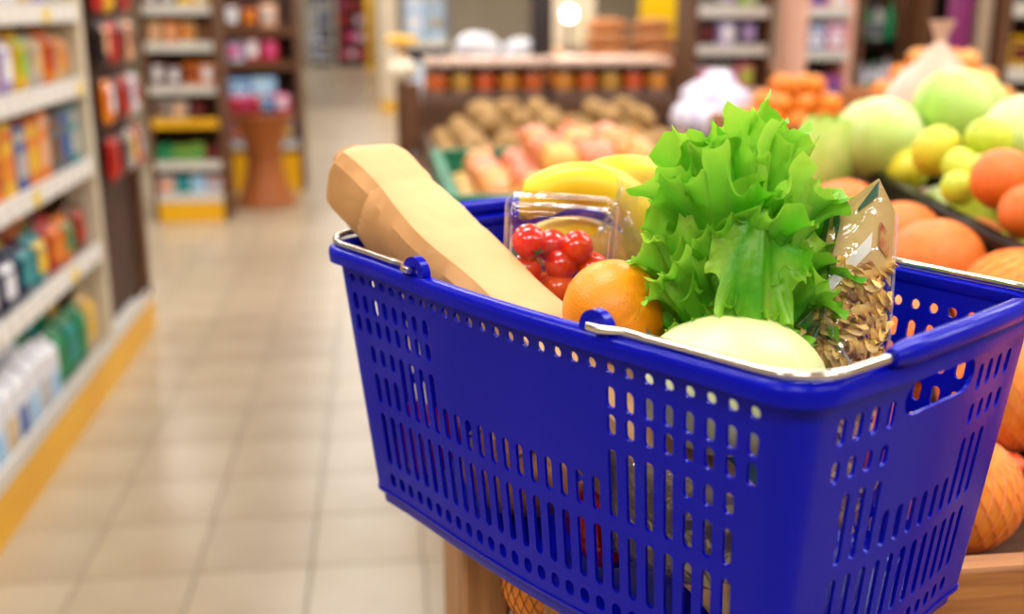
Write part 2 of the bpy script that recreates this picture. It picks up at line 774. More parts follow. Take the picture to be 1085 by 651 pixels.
# --- baguette in a paper bag
paper = pm('kraft_paper', 'd9b27c', .7, col2='cfa26a', scale=9, bump=.6, bscale=38)
crust = pm('bread_crust', 'c98a45', .6, col2='b06f2f', scale=25, bump=.4)
bread = thing('baguette_bag', 'tan paper bag with a baguette leaning over the left rim of the basket', 'bread', BW(-.1, -.085, .12))
p0, p1 = BW(-.281, -.089, .297), BW(.203, -.066, .050)
ax, sd, upv = frame_of(p1 - p0)
LB = (p1 - p0).length


def bag_pt(a, t, grow=1.0):
    ang = 2 * PI * a
    c_, s_ = math.cos(ang), math.sin(ang)
    e = 3.2
    r = 1 / ((abs(c_) ** e + abs(s_) ** e) ** (1 / e))
    end = min(1, (t / .05 + .03)) ** .40 if t < .05 else min(1, ((1 - t) / .06 + .02)) ** .5 if t > .94 else 1
    rx, ry = .0400, .0315
    p = p0 + ax * (LB * t)
    k = 1 + .05 * fbm((c_ * 1.5, s_ * 1.5, t * 9)) + .04 * abs(fbm((c_ * 3, s_ * 3, t * 22))) + .03 * abs(fbm((c_ * 6, s_ * 6, t * 40)))
    k *= 1 - .045 * math.exp(-((t - .14) / .008) ** 2) - .022 * math.exp(-((t - .27 - .02 * c_) / .007) ** 2) - .02 * math.exp(-((t - .21 + .03 * s_) / .005) ** 2)
    return p + (sd * c_ * rx + upv * s_ * ry) * (r * end * k * grow) - bread.location


m = MB().grid(lambda a, t: bag_pt(a, t), 56, 90, closed_u=True)
b0 = len(m.v)
m.add([bag_pt(i / 56, 0) for i in range(56)], [tuple(range(56))])
m.add([bag_pt(i / 56, 1) for i in range(56)], [tuple(range(56))])
m.build('bag', paper, bread, angle=28)
# glued seam flap along the bag and the bread end that shows at the fold
MB().grid(lambda a, t: bag_pt(.135 - .235 * a + .010 * math.sin(t * 17), .035 + .80 * t, 1.045 - .03 * a), 6, 70).build('seam_flap', pm('kraft_seam', 'c4925a', .75, col2='b5824a', scale=14, bump=.4, bscale=60), bread, angle=28)
MB().ell((0, 0, 0), (.0200, .0060, .0130), 18, 10, Matrix.Translation(p0 + ax * .001 + upv * .004 - bread.location) @ Matrix((sd, ax, upv)).transposed().to_4x4()).build('bread_end', crust, bread)

# --- clear box of cherry tomatoes
TC = BW(-.112, .002, .122)
tbox = thing('tomato_box', 'clear plastic clamshell box standing on end, holding cherry tomatoes', 'box', TC, math.radians(-4))
plast = film('clear_plastic', gloss=.04, bump=.08, bscale=22, rough=.04)
TWX, TDY, TH0 = .043, .030, .157


def tshell(n_, y0, y1, z0, z1, sc=1.0):
    mm = MB()
    mm.box(-TWX * sc, TWX * sc, y0, y1, z0, z1, ch=.007)
    return mm.build(n_, plast, tbox, angle=50)


lean = Matrix.Rotation(math.radians(9), 4, 'X') @ Matrix.Rotation(math.radians(3), 4, 'Y')
for n_, y0, y1 in (('tray', -TDY, .004), ('lid', .0046, TDY)):
    mm = MB().box(-TWX, TWX, y0, y1, -.02, TH0, M=lean, ch=.007)
    o = mm.build(n_, plast, tbox, angle=50)
rim_pts = []
for (x, z) in ((-1, -1), (1, -1), (1, 1), (-1, 1)):
    for k in range(5):
        a = {(-1, -1): PI, (1, -1): 1.5 * PI, (1, 1): 0, (-1, 1): .5 * PI}[(x, z)] + k * PI / 8
        rim_pts.append(lean @ Vector((x * (TWX - .006) + .0085 * math.cos(a), .0043, (.0685 + z * .0825) + .0085 * math.sin(a))))
MB().tube(rim_pts, .0016, 6, closed=True).build('flange', film('clear_edge', gloss=.22, bump=.1, rough=.1, milk=.12), tbox)
for xx in (-.7, .7):
    MB().tube([lean @ Vector((xx * TWX * 1.3, -TDY - .0004, z)) for z in (.02, .06, .1, .145)], .0012, 6).build('rib', MATS['clear_edge'], tbox)
MB().tube([lean @ Vector((x, -.012, TH0 + .0005)) for x in (-.036, -.012, .012, .036)], .0013, 6).build('rib', MATS['clear_edge'], tbox)
tomato_m = pm('tomato_skin', 'd11a08', .16, col2='e0340c', scale=18, rnd=.12, coat=.6, spec=.5)
tom_o = pm('tomato_skin_orange', 'e8480c', .16, col2='ee5a10', scale=18, coat=.6)
tom_me = MB().ell((0, 0, 0), 1, 22, 14, fn=lambda v: 1 - .09 * max(0, v.z - .8) * 5 * .6).mesh('cherry_tomato')
stem_m = pm('tomato_stem', '3f6b1d', .6)
spots = [(561, 256, .884, 'upper left'), (611, 262, .886, 'upper right'), (556, 288, .888, 'middle left'), (594, 281, .886, 'centre'),
         (592, 306, .884, 'orange red'), (584, 261, .903, 'half hidden behind the upper left one'), (628, 284, .892, 'right edge'), (552, 314, .890, 'lower left'),
         (578, 329, .890, 'bottom left'), (606, 330, .892, 'bottom right'), (572, 306, .912, 'back left'), (620, 308, .912, 'back right'), (601, 318, .915, 'back centre'), (556, 345, .892, 'low left'), (592, 352, .893, 'low centre')]
for k, (x, y, z, d_) in enumerate(spots):
    loc = ray_at(x, y, z)
    o = put('cherry_tomato', tom_me, tom_o if k == 4 else tomato_m, loc=loc)
    r_ = (.0148, .0140, .0146, .0138, .0143)[k % 5]
    o.scale = (r_, r_, r_ * 1.04)
    o.rotation_euler = (random.uniform(-2.6, -1), random.uniform(-.6, .6), random.uniform(0, 6))
    lab = 'orange red cherry tomato lowest in front in the clear box' if k == 4 else 'glossy red cherry tomato, %s in the clear box' % d_
    tag(o, lab, 'tomato', 'cherry tomatoes in the clear box')
    if k < 8:
        st = MB()
        for q in range(5):
            a = q * 2 * PI / 5
            st.tube([(0, 0, .98), (.22 * math.cos(a), .22 * math.sin(a), 1.02), (.42 * math.cos(a), .42 * math.sin(a), .96)], [.06, .06, .02], 5)
        st.build('calyx', stem_m, o)

# --- orange
peel = pm('orange_peel', 'f59a0c', .38, col2='f28a04', scale=6, bump=.22, bscale=420, spec=.45)
og = tag(MB().ell((0, 0, 0), (.0405, .0405, .0385), 40, 26, fn=lambda v: 1 - .03 * math.exp(-((v.x ** 2 + v.y ** 2) / .01))).build('orange', peel, loc=BW(.008, -.046, .2105)),
         'large orange by the front rim beside the tomato box', 'fruit')
og.rotation_euler = (.5, .9, .3)
MB().lathe([(.0045, .0365), (.004, .0378), (.0015, .0382)], 8).build('stem_button', pm('orange_button', '6f7a2a', .7), og)

# --- pale cabbage
cabm = pm('cabbage_pale', 'f0efb4', .42, col2='dfe58c', scale=9, bump=.3, bscale=30)
cab = thing('cabbage', 'pale cream green cabbage low at the near corner of the basket', 'vegetable', BW(.120, -.048, .185))
MB().ell((0, 0, 0), (.063, .056, .047), 40, 24, fn=lambda v: 1 + .03 * fbm((v.x * 2, v.y * 2, v.z * 2)) + .012 * fbm((v.x * 7, v.y * 7, v.z * 7))).build('head', cabm, cab)
for k in range(7):
    a = k * 2.4 + .4

    def cl(s, t, a=a, k=k):
        th = a + (s - .5) * 1.9
        ph = -1.2 + t * (2.25 + .1 * (k % 3))
        rr = 1.004 + .012 * k / 7 - .04 * t ** 8 - .03 * (2 * s - 1) ** 8 + .012 * fbm((s * 5, t * 5, k))
        edge = .02 * max(0, t - .8) * math.sin(s * 30 + k)
        return (.063 * (rr + edge) * math.cos(ph) * math.cos(th), .056 * (rr + edge) * math.cos(ph) * math.sin(th), .047 * (rr + edge) * math.sin(ph))
    MB().grid(cl, 22, 18).build('leaf', cabm, cab, angle=60)


# --- frilly lettuce in a printed sleeve
def leaf_material(name, c1, c2, c3):
    m = bpy.data.materials.new(name)
    m.use_nodes = True
    nt = m.node_tree
    N, L = nt.nodes, nt.links
    p = N['Principled BSDF']
    p.inputs['Roughness'].default_value = .38
    at = N.new('ShaderNodeAttribute')
    at.attribute_name = 'rho'
    rp = N.new('ShaderNodeValToRGB')
    rp.color_ramp.elements[0].color = (*lin(c1), 1)
    rp.color_ramp.elements[1].color = (*lin(c3), 1)
    e = rp.color_ramp.elements.new(.55)
    e.color = (*lin(c2), 1)
    L.new(at.outputs['Fac'], rp.inputs[0])
    tc = N.new('ShaderNodeTexCoord')
    nz = N.new('ShaderNodeTexNoise')
    nz.inputs['Scale'].default_value = 90
    nz.inputs['Detail'].default_value = 4
    L.new(tc.outputs['Object'], nz.inputs['Vector'])
    bp = N.new('ShaderNodeBump')
    bp.inputs['Strength'].default_value = .45
    bp.inputs['Distance'].default_value = .004
    L.new(nz.outputs['Fac'], bp.inputs['Height'])
    L.new(bp.outputs['Normal'], p.inputs['Normal'])
    L.new(rp.outputs[0], p.inputs['Base Color'])
    tl = N.new('ShaderNodeBsdfTranslucent')
    L.new(rp.outputs[0], tl.inputs[0])
    ms = N.new('ShaderNodeMixShader')
    ms.inputs[0].default_value = .38
    L.new(p.outputs[0], ms.inputs[1])
    L.new(tl.outputs[0], ms.inputs[2])
    L.new(ms.outputs[0], N['Material Output'].inputs['Surface'])
    return m


LEAF = leaf_material('lettuce_leaf', 'a6dc50', '56ba16', 'c0ee52')
LC = BW(.078, .006, .170)
lett = thing('lettuce', 'bright green frilly lettuce standing upright in a printed sleeve', 'vegetable', LC)
lett.scale = (.95, .95, 1.10)


def lettuce_leaf(base, ctrl, tip, wid, nrm, amp, waves, seed):
    rd = random.Random(seed)
    ph = [rd.uniform(0, 6.28) for _ in range(8)]
    NR, NT = 22, 150
    vs_, fs_, rho = [], [], []
    nrm = nrm.normalized()
    for j in range(NR + 1):
        r = j / NR
        for i in range(NT + 1):
            q = i / NT * 2 - 1
            th = q * 1.42
            e2, e4, e8 = r ** 2, r ** 4, r ** 8
            jag = 1 + .15 * e4 * noise.noise(Vector((q * waves * .42, seed, 2))) + .035 * e8 * math.sin(waves * 2.3 * q + ph[1])
            y = r * (math.cos(th) ** .55 if abs(th) < 1.56 else 0) * jag
            y = y * .86 + .14 * r
            x = r * math.sin(th) * jag * (.30 + .70 * min(1, r * 1.1))
            t = max(0, min(1.08, y))
            p = bez(base, ctrl, tip, t)
            d = (bez(base, ctrl, tip, t + .02) - bez(base, ctrl, tip, t - .02)).normalized()
            n_ = (nrm - d * nrm.dot(d)).normalized()
            s_ = d.cross(n_)
            f1 = 2 * noise.noise(Vector((q * 1.9 + seed * 3.1, r * .9, seed)))
            f2 = 2.3 * noise.noise(Vector((q * waves * .50 + seed, r * 1.1, seed + 5.3)))
            f3 = math.sin(waves * 3.1 * q + ph[3] + 2.5 * noise.noise(Vector((q * 4, seed, 1.1))))
            f4 = math.cos(waves * 3.1 * q + ph[3] + 2.5 * noise.noise(Vector((q * 4, seed, 1.1))))
            f5 = 2.0 * noise.noise(Vector((q * 2.6 + seed, r * 2.4, seed + 15.1)))
            e12 = e8 * e4
            z = amp * (1.0 * e2 * f1 + 1.25 * e4 * r * f2 + .50 * e12 * f3 + .55 * r * f5)
            z += wid * .55 * x * x                                       # cupped
            z -= amp * 1.5 * e8                                          # rim rolls back
            z += .0032 * noise.noise(Vector((x * 4.2 + seed, y * 4.2, seed))) * r
            z -= .0022 * math.exp(-(x / .07) ** 2) * (1 - r)             # midrib
            lat = amp * .32 * e12 * f4
            p = p + s_ * (x * wid + lat) + n_ * z - d * (amp * .5 * e12 * abs(f3))
            vs_.append(tuple(p))
            rho.append(max(0, min(1, r * (.86 + .14 * f2 + .10 * f5))))
    for j in range(NR):
        for i in range(NT):
            a = j * (NT + 1) + i
            fs_.append((a, a + 1, a + NT + 2, a + NT + 1))
    me = bpy.data.meshes.new('leaf')
    me.from_pydata(vs_, [], fs_)
    at = me.attributes.new('rho', 'FLOAT', 'POINT')
    at.data.foreach_set('value', rho)
    me.shade_smooth()
    me.materials.append(LEAF)
    return put('leaf', me, None, lett)


# tip (right, away, up) from the root, width, ruffle, waves
LV = [(-.030, .012, .166, .050, .0075, 8), (.004, .022, .178, .052, .008, 9), (.034, .016, .168, .046, .008, 8), (-.052, .014, .140, .044, .0085, 8),
      (.062, .010, .128, .050, .008, 8), (.002, -.004, .168, .050, .0085, 9), (-.030, -.022, .150, .050, .008, 8), (.044, -.016, .140, .048, .0085, 9),
      (-.064, .000, .100, .042, .0085, 9), (.066, .006, .085, .042, .008, 8), (.028, -.034, .122, .052, .0085, 8), (-.012, -.036, .118, .046, .0085, 8),
      (-.066, -.010, .066, .038, .008, 9), (.064, -.006, .048, .038, .008, 9), (-.052, -.030, .088, .040, .008, 9), (.052, -.032, .078, .040, .008, 9),
      (-.050, -.034, .046, .036, .008, 9), (-.020, -.050, .064, .036, .0075, 9), (.018, -.052, .058, .036, .0075, 9), (.046, -.040, .036, .036, .0075, 9),
      (-.026, -.052, .028, .034, .007, 9), (.004, -.056, .026, .034, .007, 9), (.030, -.052, .020, .034, .007, 9), (-.056, -.012, .022, .032, .007, 9)]
for k, (x, y, z, wd, am, wv) in enumerate(LV):
    tip = Vector((x, y, z))
    base = Vector((x * .12, y * .12, -.035 + .02 * (k / len(LV))))
    ctrl = Vector((x * .55 + .004 * math.sin(k * 3), y * .9 - .004, max(.02, z * .62)))
    outw = Vector((x * .8, y - .03, .012 if z > .1 else .035))
    lettuce_leaf(base, ctrl, tip, wd * 1.18, -outw, am * 1.2, wv * 1.15, k + 11)
# the curled leaf that hangs down the front
lettuce_leaf(Vector((.012, -.030, .118)), Vector((.004, -.066, .112)), Vector((-.004, -.062, .028)), .034, Vector((0, 1, .3)), .0085, 9, 91)
MB().tube([(0, 0, -.10), (0, 0, -.06), (0, 0, -.02)], [.016, .018, .012], 12).build('stem', pm('lettuce_stem', 'c9dca0', .5), lett)


def sleeve(a, t):
    ang = 2 * PI * a
    top = .012 + .098 * max(0, math.cos(ang - .10)) ** 3 + .048 * max(0, math.cos(ang - PI + .25)) ** 3
    z = -.125 + (.125 + top) * t
    r = .024 + .044 * t ** .8
    r *= 1 + .03 * math.sin(ang * 9 + 2 * t)
    return (r * math.cos(ang) * 1.08, r * math.sin(ang) * .8 + .004, z)


MB().grid(sleeve, 60, 14, closed_u=True).build('sleeve', film('printed_sleeve', tint='6a9a92', gloss=.05, bump=.2, bscale=30, milk=.85, milkcol='6c9c96'), lett)

# --- bag of pasta
PB = BW(.121, .034, .022)
PR = math.radians(-14)
pasta = thing('pasta_bag', 'clear film bag of curly pasta with tan label, behind the near right rim', 'pasta', PB, PR)
PWX, PT = .050, .027
LEANP = Matrix.Rotation(math.radians(-6), 4, 'X') @ Matrix.Rotation(math.radians(3), 4, 'Y')


def pouch(s, h, sg, ins=0., crk=1.):
    """s -1..1 across, h 0..1 up, sg front (-1) or back (+1)"""
    top = .232 + .062 * (1 - abs(s - .55) / 1.55) if s < .55 else .294 - .05 * (s - .55)
    nar = 1 - .30 * max(0, h - .45) / .55
    z = top * h
    x = PWX * s * nar + .008 * h
    g = min(1, (h / .12)) ** .5 * max(0, 1 - max(0, h - .62) / .38) ** .8
    T = PT * (1 - abs(s) ** 3.5) ** .7 * g
    T *= 1 + crk * (.16 * fbm((s * 2.5, h * 6, sg)) + .09 * fbm((s * 7, h * 15, sg * 3)))
    y = sg * max(.0004, T - ins) - .016 * math.sin(h * PI) * 0
    return LEANP @ Vector((x, y, z))


m = MB()
m.grid(lambda a, t: pouch(a * 2 - 1, t, -1), 40, 60)
m.grid(lambda a, t: pouch(a * 2 - 1, t, 1), 40, 60)
m.build('film', film('pasta_film', gloss=.10, bump=.7, bscale=46, rough=.12), pasta, angle=24)
tan = pm('pasta_label', 'e0c07c', .5, col2='d2ae66', scale=12)
MB().grid(lambda a, t: pouch(-.30 + 1.25 * a, .80 + .195 * t + .03 * (1 - a), -1, .0010), 20, 24).build('label_panel', tan, pasta)
MB().grid(lambda a, t: pouch(.22 + .34 * a, .962 + .037 * t * (.3 + .7 * a), -1, -.0012), 14, 5).build('header_print', pm('label_green', '0f4a2c', .4), pasta)
MB().grid(lambda a, t: pouch(.66 + .2 * a, .86 + .06 * t, -1, -.0009), 6, 6).build('emblem', pm('label_red', 'a8442a', .5, col2='d2a060', scale=120), pasta)
MB().grid(lambda a, t: pouch(-.98 + 1.5 * a, .70 + .155 * a + .045 * (t - .5) + .02 * math.sin(a * 3), -1, -.0016), 30, 5).build('stripe', film('white_stripe', gloss=.08, bump=.2, milk=.72), pasta)
MB().grid(lambda a, t: pouch(-.30 + .80 * a, .80 - .26 * a + .010 * (t - .5), -1, -.0022), 30, 3).build('crease', film('film_crease', gloss=.35, bump=.2, milk=.3), pasta)
for sg_ in (-1, 1):
    MB().tube([pouch(sg_, t / 30, -1) for t in range(31)], .0011, 6).build('side_seam', film('seam_film', gloss=.25, bump=.1, milk=.25), pasta)
ptm = pm('pasta_durum', 'fddb92', .45, col2='f7c96c', scale=40, rnd=.06)
pmesh = []
for v_ in range(3):
    def rib(a, t, v_=v_):
        ang = a * 2 * PI
        r_ = (.0040 + .0027 * math.cos(3 * ang)) * (.75 + .25 * math.sin(t * PI) ** .4)
        tw = ang + t * (7.5 + v_)
        x_ = (t - .5) * (.026 + .003 * v_)
        return (x_, r_ * math.cos(tw) + .003 * math.sin(t * PI + v_), r_ * math.sin(tw))
    pmesh.append(MB().grid(rib, 12, 15, closed_u=True).mesh('pasta_piece', angle=70))
rd = random.Random(5)
cnt = 0
while cnt < 240:
    s, h = rd.uniform(-.72, .72), rd.uniform(.08, .83) ** .75
    if h > .82:
        continue
    dep = rd.choice((.62, .62, .35, 0, -.45))
    pf = pouch(s, h, -1)
    pk = pouch(s, h, 1)
    p = pf.lerp(pk, (1 - dep) / 2)
    o = put('pasta_piece', pmesh[cnt % 3], ptm, pasta, p)
    o.rotation_euler = (rd.uniform(0, 6), rd.uniform(-.8, .8), rd.uniform(-.8, .8))
    cnt += 1

# --- bananas behind the tomatoes
bm_ = pm('banana_skin', 'f6d41c', .42, col2='f3c80e', scale=14, rnd=.04)
btip = pm('banana_tip', '5a4a1c', .7, col2='8a8a2c', scale=60)
ban = thing('banana_bunch', 'bunch of ripe yellow bananas arching up behind the tomato box', 'fruit', BW(-.085, .085, .05))
for k, (px, py, Y, R_, a0, a1, dy) in enumerate([(616, 266, .965, .060, 2.6, -.55, -.008), (660, 262, 1.0, .066, 2.45, -.45, .008), (604, 318, .99, .058, 2.4, .0, .0)]):
    c = ray_at(px, py, Y)
    pts, rr = [], []
    for q in range(19):
        t = q / 18
        a = a0 + (a1 - a0) * t
        pts.append(c + Vector((R_ * 1.02 * math.cos(a), dy * math.sin(a * 2) + .02 * t, R_ * math.sin(a))) - ban.location)
        rr.append(.0205 * min(1, (.28 + 6.5 * t)) * min(1, (.3 + 5 * (1 - t))))
    m = MB()
    m.tube(pts, rr, 14)
    bo = m.build('banana', bm_, ban, angle=60)
    MB().tube([pts[-1], pts[-1] + (pts[-1] - pts[-2]) * .9], [.006, .0045], 8).build('stalk', btip, bo)
    MB().tube([pts[0], pts[0] + (pts[0] - pts[1]) * .35], [.0056, .003], 8).build('tip', btip, bo)

# --- crumpled clear produce bag between bananas and lettuce
CB = ray_at(694, 262, .93)


def crump(a, t):
    ang = a * 2 * PI
    r = .026 + .016 * math.sin(t * PI) + .010 * t
    r *= 1 + .35 * fbm((math.cos(ang) * 1.8, math.sin(ang) * 1.8, t * 4)) + .15 * fbm((math.cos(ang) * 5, math.sin(ang) * 5, t * 9))
    return (r * math.cos(ang), r * .6 * math.sin(ang), -.10 + .165 * t)


tag(MB().grid(crump, 44, 30, closed_u=True).build('produce_bag', film('crumpled_film', gloss=.12, bump=.8, bscale=45, rough=.08, milk=.03), loc=CB, angle=25), 'empty crumpled clear produce bag between the bananas and the lettuce', 'bag')

# --- groceries low down, seen through the slots
rp_m = pm('pepper_red', 'b80f08', .2, col2='8f0a06', scale=12, coat=.5)


def pepper(loc, rot, s, label):
    o = thing('bell_pepper', label, 'vegetable', loc, 0, 'red peppers low in the basket')
    o.rotation_euler = rot
    MB().lathe([(.001, -.9), (.35, -.95), (.62, -.8), (.78, -.4), (.92, .2), (.95, .55), (.75, .85), (.35, .82), (.12, .72)], 30,
               Matrix.Scale(s, 4), fn=lambda a, z: 1 + .07 * math.cos(3 * a) * (1 if z > -.5 else 1.6)).build('flesh', rp_m, o)
    MB().tube([(0, 0, .70 * s), (0, 0, .95 * s), (.1 * s, 0, 1.25 * s)], [.16 * s, .1 * s, .12 * s], 8).build('stalk', stem_m, o)


pepper(BW(.03, -.072, .060), (1.3, .2, .4), .036, 'red bell pepper seen low through the front slots')
pepper(BW(-.185, -.078, .056), (.2, .5, 1.2), .034, 'red bell pepper at the left end of the basket floor')
loaf = thing('bread_loaf', 'round brown crusty loaf low in the left half of the basket', 'bread', BW(-.085, -.062, .022), BA)
MB().ell((0, 0, .034), (.058, .040, .034), 32, 18, fn=lambda v: 1 + .05 * fbm((v.x * 3, v.y * 3, v.z * 3)) + .02 * fbm((v.x * 12, v.y * 12, v.z * 12))).build('crust', pm('loaf_crust', 'a5602a', .7, col2='c98848', scale=60, bump=.6, bscale=120), loaf)
for k in range(3):
    MB().tube([(-.036 + .03 * k, -.022, .0615 + .004 * (k == 1)), (-.03 + .03 * k, 0, .0685), (-.024 + .03 * k, .022, .0615 + .004 * (k == 1))], [.001, .004, .001], 6).build('score', pm('loaf_score', 'e0b070', .8), loaf)


def foil(name, mat, loc, rot, sx, sy, sz, label, cat):
    def f(a, t, sg):
        x, y = a * 2 - 1, t * 2 - 1
        g = ((1 - abs(x) ** 2.5) * (1 - abs(y) ** 4)) ** .6
        return (x * sx, sg * sz * g * (1 + .25 * fbm((x * 3, y * 3, sg))), y * sy)
    o = tag(MB().grid(lambda a, t: f(a, t, 1), 20, 24).grid(lambda a, t: f(a, t, -1), 20, 24).build(name, mat, loc=loc, angle=30), label, cat)
    o.rotation_euler = rot
    return o


foil('foil_pack', film('grey_film', tint='9a9a88', gloss=.2, bump=.7, bscale=50, milk=.55, milkcol='a08c66'), BW(.125, -.108, .100), (.1, .0, BA + .05), .055, .040, .008, 'crinkled clear packet against the front slots by the near corner', 'packet')

# ------------------------------------------------------------------ the wooden stand under the basket
def stand_thing(name, label, u, w, z=0.):
    return thing(name, label, 'stand', W(u, w, z), TH)


DECK = .943
st = stand_thing('produce_stand', 'wooden produce stand carrying the basket and the netted citrus', .06, .75)
# local axes: x = u - .06, y = w - .75
MB().box(.055, 1.75, -.024, .002, .86, 1.0165, ch=.003).build('front_board', M_WOOD, st)
MB().box(.055, 1.75, -.024, .002, .70, .857, ch=.003).build('front_board', M_WOOD, st)
MB().box(.0, .042, .11, .45, 0, .985, ch=.004).build('end_panel', M_WOODV, st)
MB().box(.045, 1.75, .03, 1.18, DECK - .022, DECK - .001).build('deck', M_DWOODH, st)
MB().box(1.70, 1.745, .03, 1.18, 0, DECK - .023, ch=.004).build('end_panel', M_WOODV, st)
MB().box(.045, 1.69, .05, .075, 0, .69).build('skirt_board', M_DWOODH, st)

# citrus: big fruit in nets, loose fruit
grape_m = pm('citrus_peel', 'f79c34', .36, col2='f48c22', scale=5, bump=.45, bscale=260, rnd=.08)
red_m = pm('citrus_peel_red', 'f2701c', .34, col2='f08028', scale=5, bump=.4, bscale=260, rnd=.08)
cit_me = MB().ell((0, 0, 0), 1, 30, 20, fn=lambda v: 1 - .05 * math.exp(-((v.x ** 2 + v.y ** 2) / .03))).mesh('citrus')
net_me = None


def net_mesh():
    m = MB()
    n_, k_ = 26, 13
    for sg in (1, -1):
        for i in range(n_):
            pts = []
            for q in range(k_ + 1):
                t = .12 + (PI - .24) * q / k_
                a = 2 * PI * i / n_ + sg * 1.3 * (q / k_)
                pts.append((1.012 * math.sin(t) * math.cos(a), 1.012 * math.sin(t) * math.sin(a), -1.0 * math.cos(t)))
            m.tube(pts, .011, 3, cap=False)
    return m.mesh('net')


net_me = net_mesh()
net_m = pm('orange_net', 'ff7b3a', .5, col2='ffb070', scale=40)
BIG = [  # pixel, pixel, depth, radius, netted, words
    (1014, 521, .955, .0600, 1, 'netted grapefruit at the wooden edge just right of the basket'),
    (1066, 412, 1.045, .0660, 1, 'netted grapefruit with a black and silver band, at the right edge of the picture'),
    (1080, 325, 1.17, .068, 1, 'netted grapefruit half out of the picture behind the basket grip'),
    (990, 281, 1.33, .062, 0, 'glossy orange grapefruit just behind the far right rim of the basket'),
    (953, 258, 1.50, .062, 0, 'orange grapefruit behind the glossy one, left of the black crate'),
    (893, 232, 1.60, .062, 0, 'orange grapefruit between the lettuce and the pasta bag top'),
    (1030, 268, 1.62, .058, 0, 'orange grapefruit tucked under the slats of the black crate'),
]
cit = []
for px, py, Y, r_, net, lab in BIG:
    p = ray_at(px, py, Y)
    o = tag(put('grapefruit', cit_me, grape_m if net else red_m, loc=p), lab, 'fruit', 'citrus on the stand')
    o.scale = (r_, r_, r_ * .95)
    o.rotation_euler = (random.uniform(-.5, .5), random.uniform(-.5, .5), random.uniform(0, 6))
    cit.append((p, r_))
    if net:
        put('net', net_me, net_m, o)
# black and silver band round the second net, drawn together at a clip
bc = ray_at(1066, 412, 1.045)
band = thing('net_band', 'black and silver label band tied round the netted grapefruit', 'label', bc - Vector((.02, .05, 0)), 0)


def bandpt(a, t, lo, hi):
    ph = lo + (hi - lo) * t
    R_ = .0695
    return (-.030 - .012 * math.cos(ph) + (a - .5) * .014 + .02, -R_ * math.cos(ph) + .05, R_ * math.sin(ph))


for nm, lo, hi, mt in (('silver_end', .72, 1.20, pm('band_silver', 'd9d9de', .25, .6)), ('black_middle', -.10, .72, M_BLACK), ('blue_end', -.42, -.10, pm('band_blue', '4aa0c8', .3, col2='e8e8e8', scale=60))):
    MB().grid(lambda a, t: bandpt(a, t, lo, hi), 4, 14).build(nm, mt, band, angle=60)
kn = ray_at(1068, 492, .985)
tag(MB().ell((0, 0, 0), (.016, .014, .012), 14, 8, fn=lambda v: 1 + .3 * fbm(v * 3)).build('net_knot', pm('net_red', 'ff4a1e', .45, col2='ff8a5a', scale=80), loc=kn), 'tight red orange knot where the citrus nets are tied', 'net')
# lower layer of fruit on the deck, the small ones under the basket
rd = random.Random(3)


def under_basket(p, m=.0):
    d = p - BO
    x = d.x * math.cos(BA) + d.y * math.sin(BA)
    y = -d.x * math.sin(BA) + d.y * math.cos(BA)
    return abs(x) < .235 + m and abs(y) < .14 + m


for j in range(9):
    for i in range(8):
        u = .40 + i * .120 + (j % 2) * .06
        w = .845 + j * .108
        if w > 1.82 or u > 1.55:
            continue
        p = W(u, w, DECK + .0575)
        if under_basket(p, .062):
            continue
        if (p.x - cit[0][0].x) ** 2 + (p.y - cit[0][0].y) ** 2 < .119 ** 2:
            continue
        if any((p - q).length < (r_ + .0575) * .93 for q, r_ in cit):
            continue
        if u > .655 + max(0, w - 1.06) * .15 and w > .99:
            continue
        o = tag(put('grapefruit', cit_me, red_m, loc=p), 'orange grapefruit in the lowest layer on the stand', 'fruit', 'lowest layer of citrus')
        o.scale = (.0575,) * 3
        o.rotation_euler = (rd.uniform(-.5, .5), rd.uniform(-.5, .5), rd.uniform(0, 6))
# second layer: fruit resting in the hollows, where nothing lies yet
for j in range(9):
    for i in range(4):
        u = .46 + i * .120 + (j % 2) * .06
        w = .90 + j * .108
        p = W(u, w, DECK + .0575 + .085)
        if u > .60 + max(0, w - 1.06) * .15 or w > 1.75 or under_basket(p, .075) or any((p - q).length < r_ + .0555 for q, r_ in cit):
            continue
        o = tag(put('grapefruit', cit_me, red_m, loc=p), 'orange grapefruit in the second layer on the stand', 'fruit', 'second layer of citrus')
        o.scale = (.0565,) * 3
        o.rotation_euler = (rd.uniform(-.5, .5), rd.uniform(-.5, .5), rd.uniform(0, 6))
        cit.append((p, .0565))
for (u, w) in ((.125, .815), (.205, .812), (.285, .815), (.165, .885), (.245, .885), (.325, .885), (.13, .955), (.21, .955), (.30, .958)):
    o = tag(put('mandarin', cit_me, grape_m, loc=W(u, w, DECK + .0365)), 'small mandarin on the stand beneath the blue basket', 'fruit', 'mandarins beneath the basket')
    o.scale = (.0365,) * 3
    put('net', net_me, pm('dark_net', '7a3a18', .5), o)

# ------------------------------------------------------------------ black crate of cabbages and lemons
CL, CWD, CH = .80, .56, .235
cr = thing('black_crate', 'black slatted plastic crate heaped with cabbages and green fruit', 'crate', W(.715, 1.06, DECK), TH - math.radians(8.7))
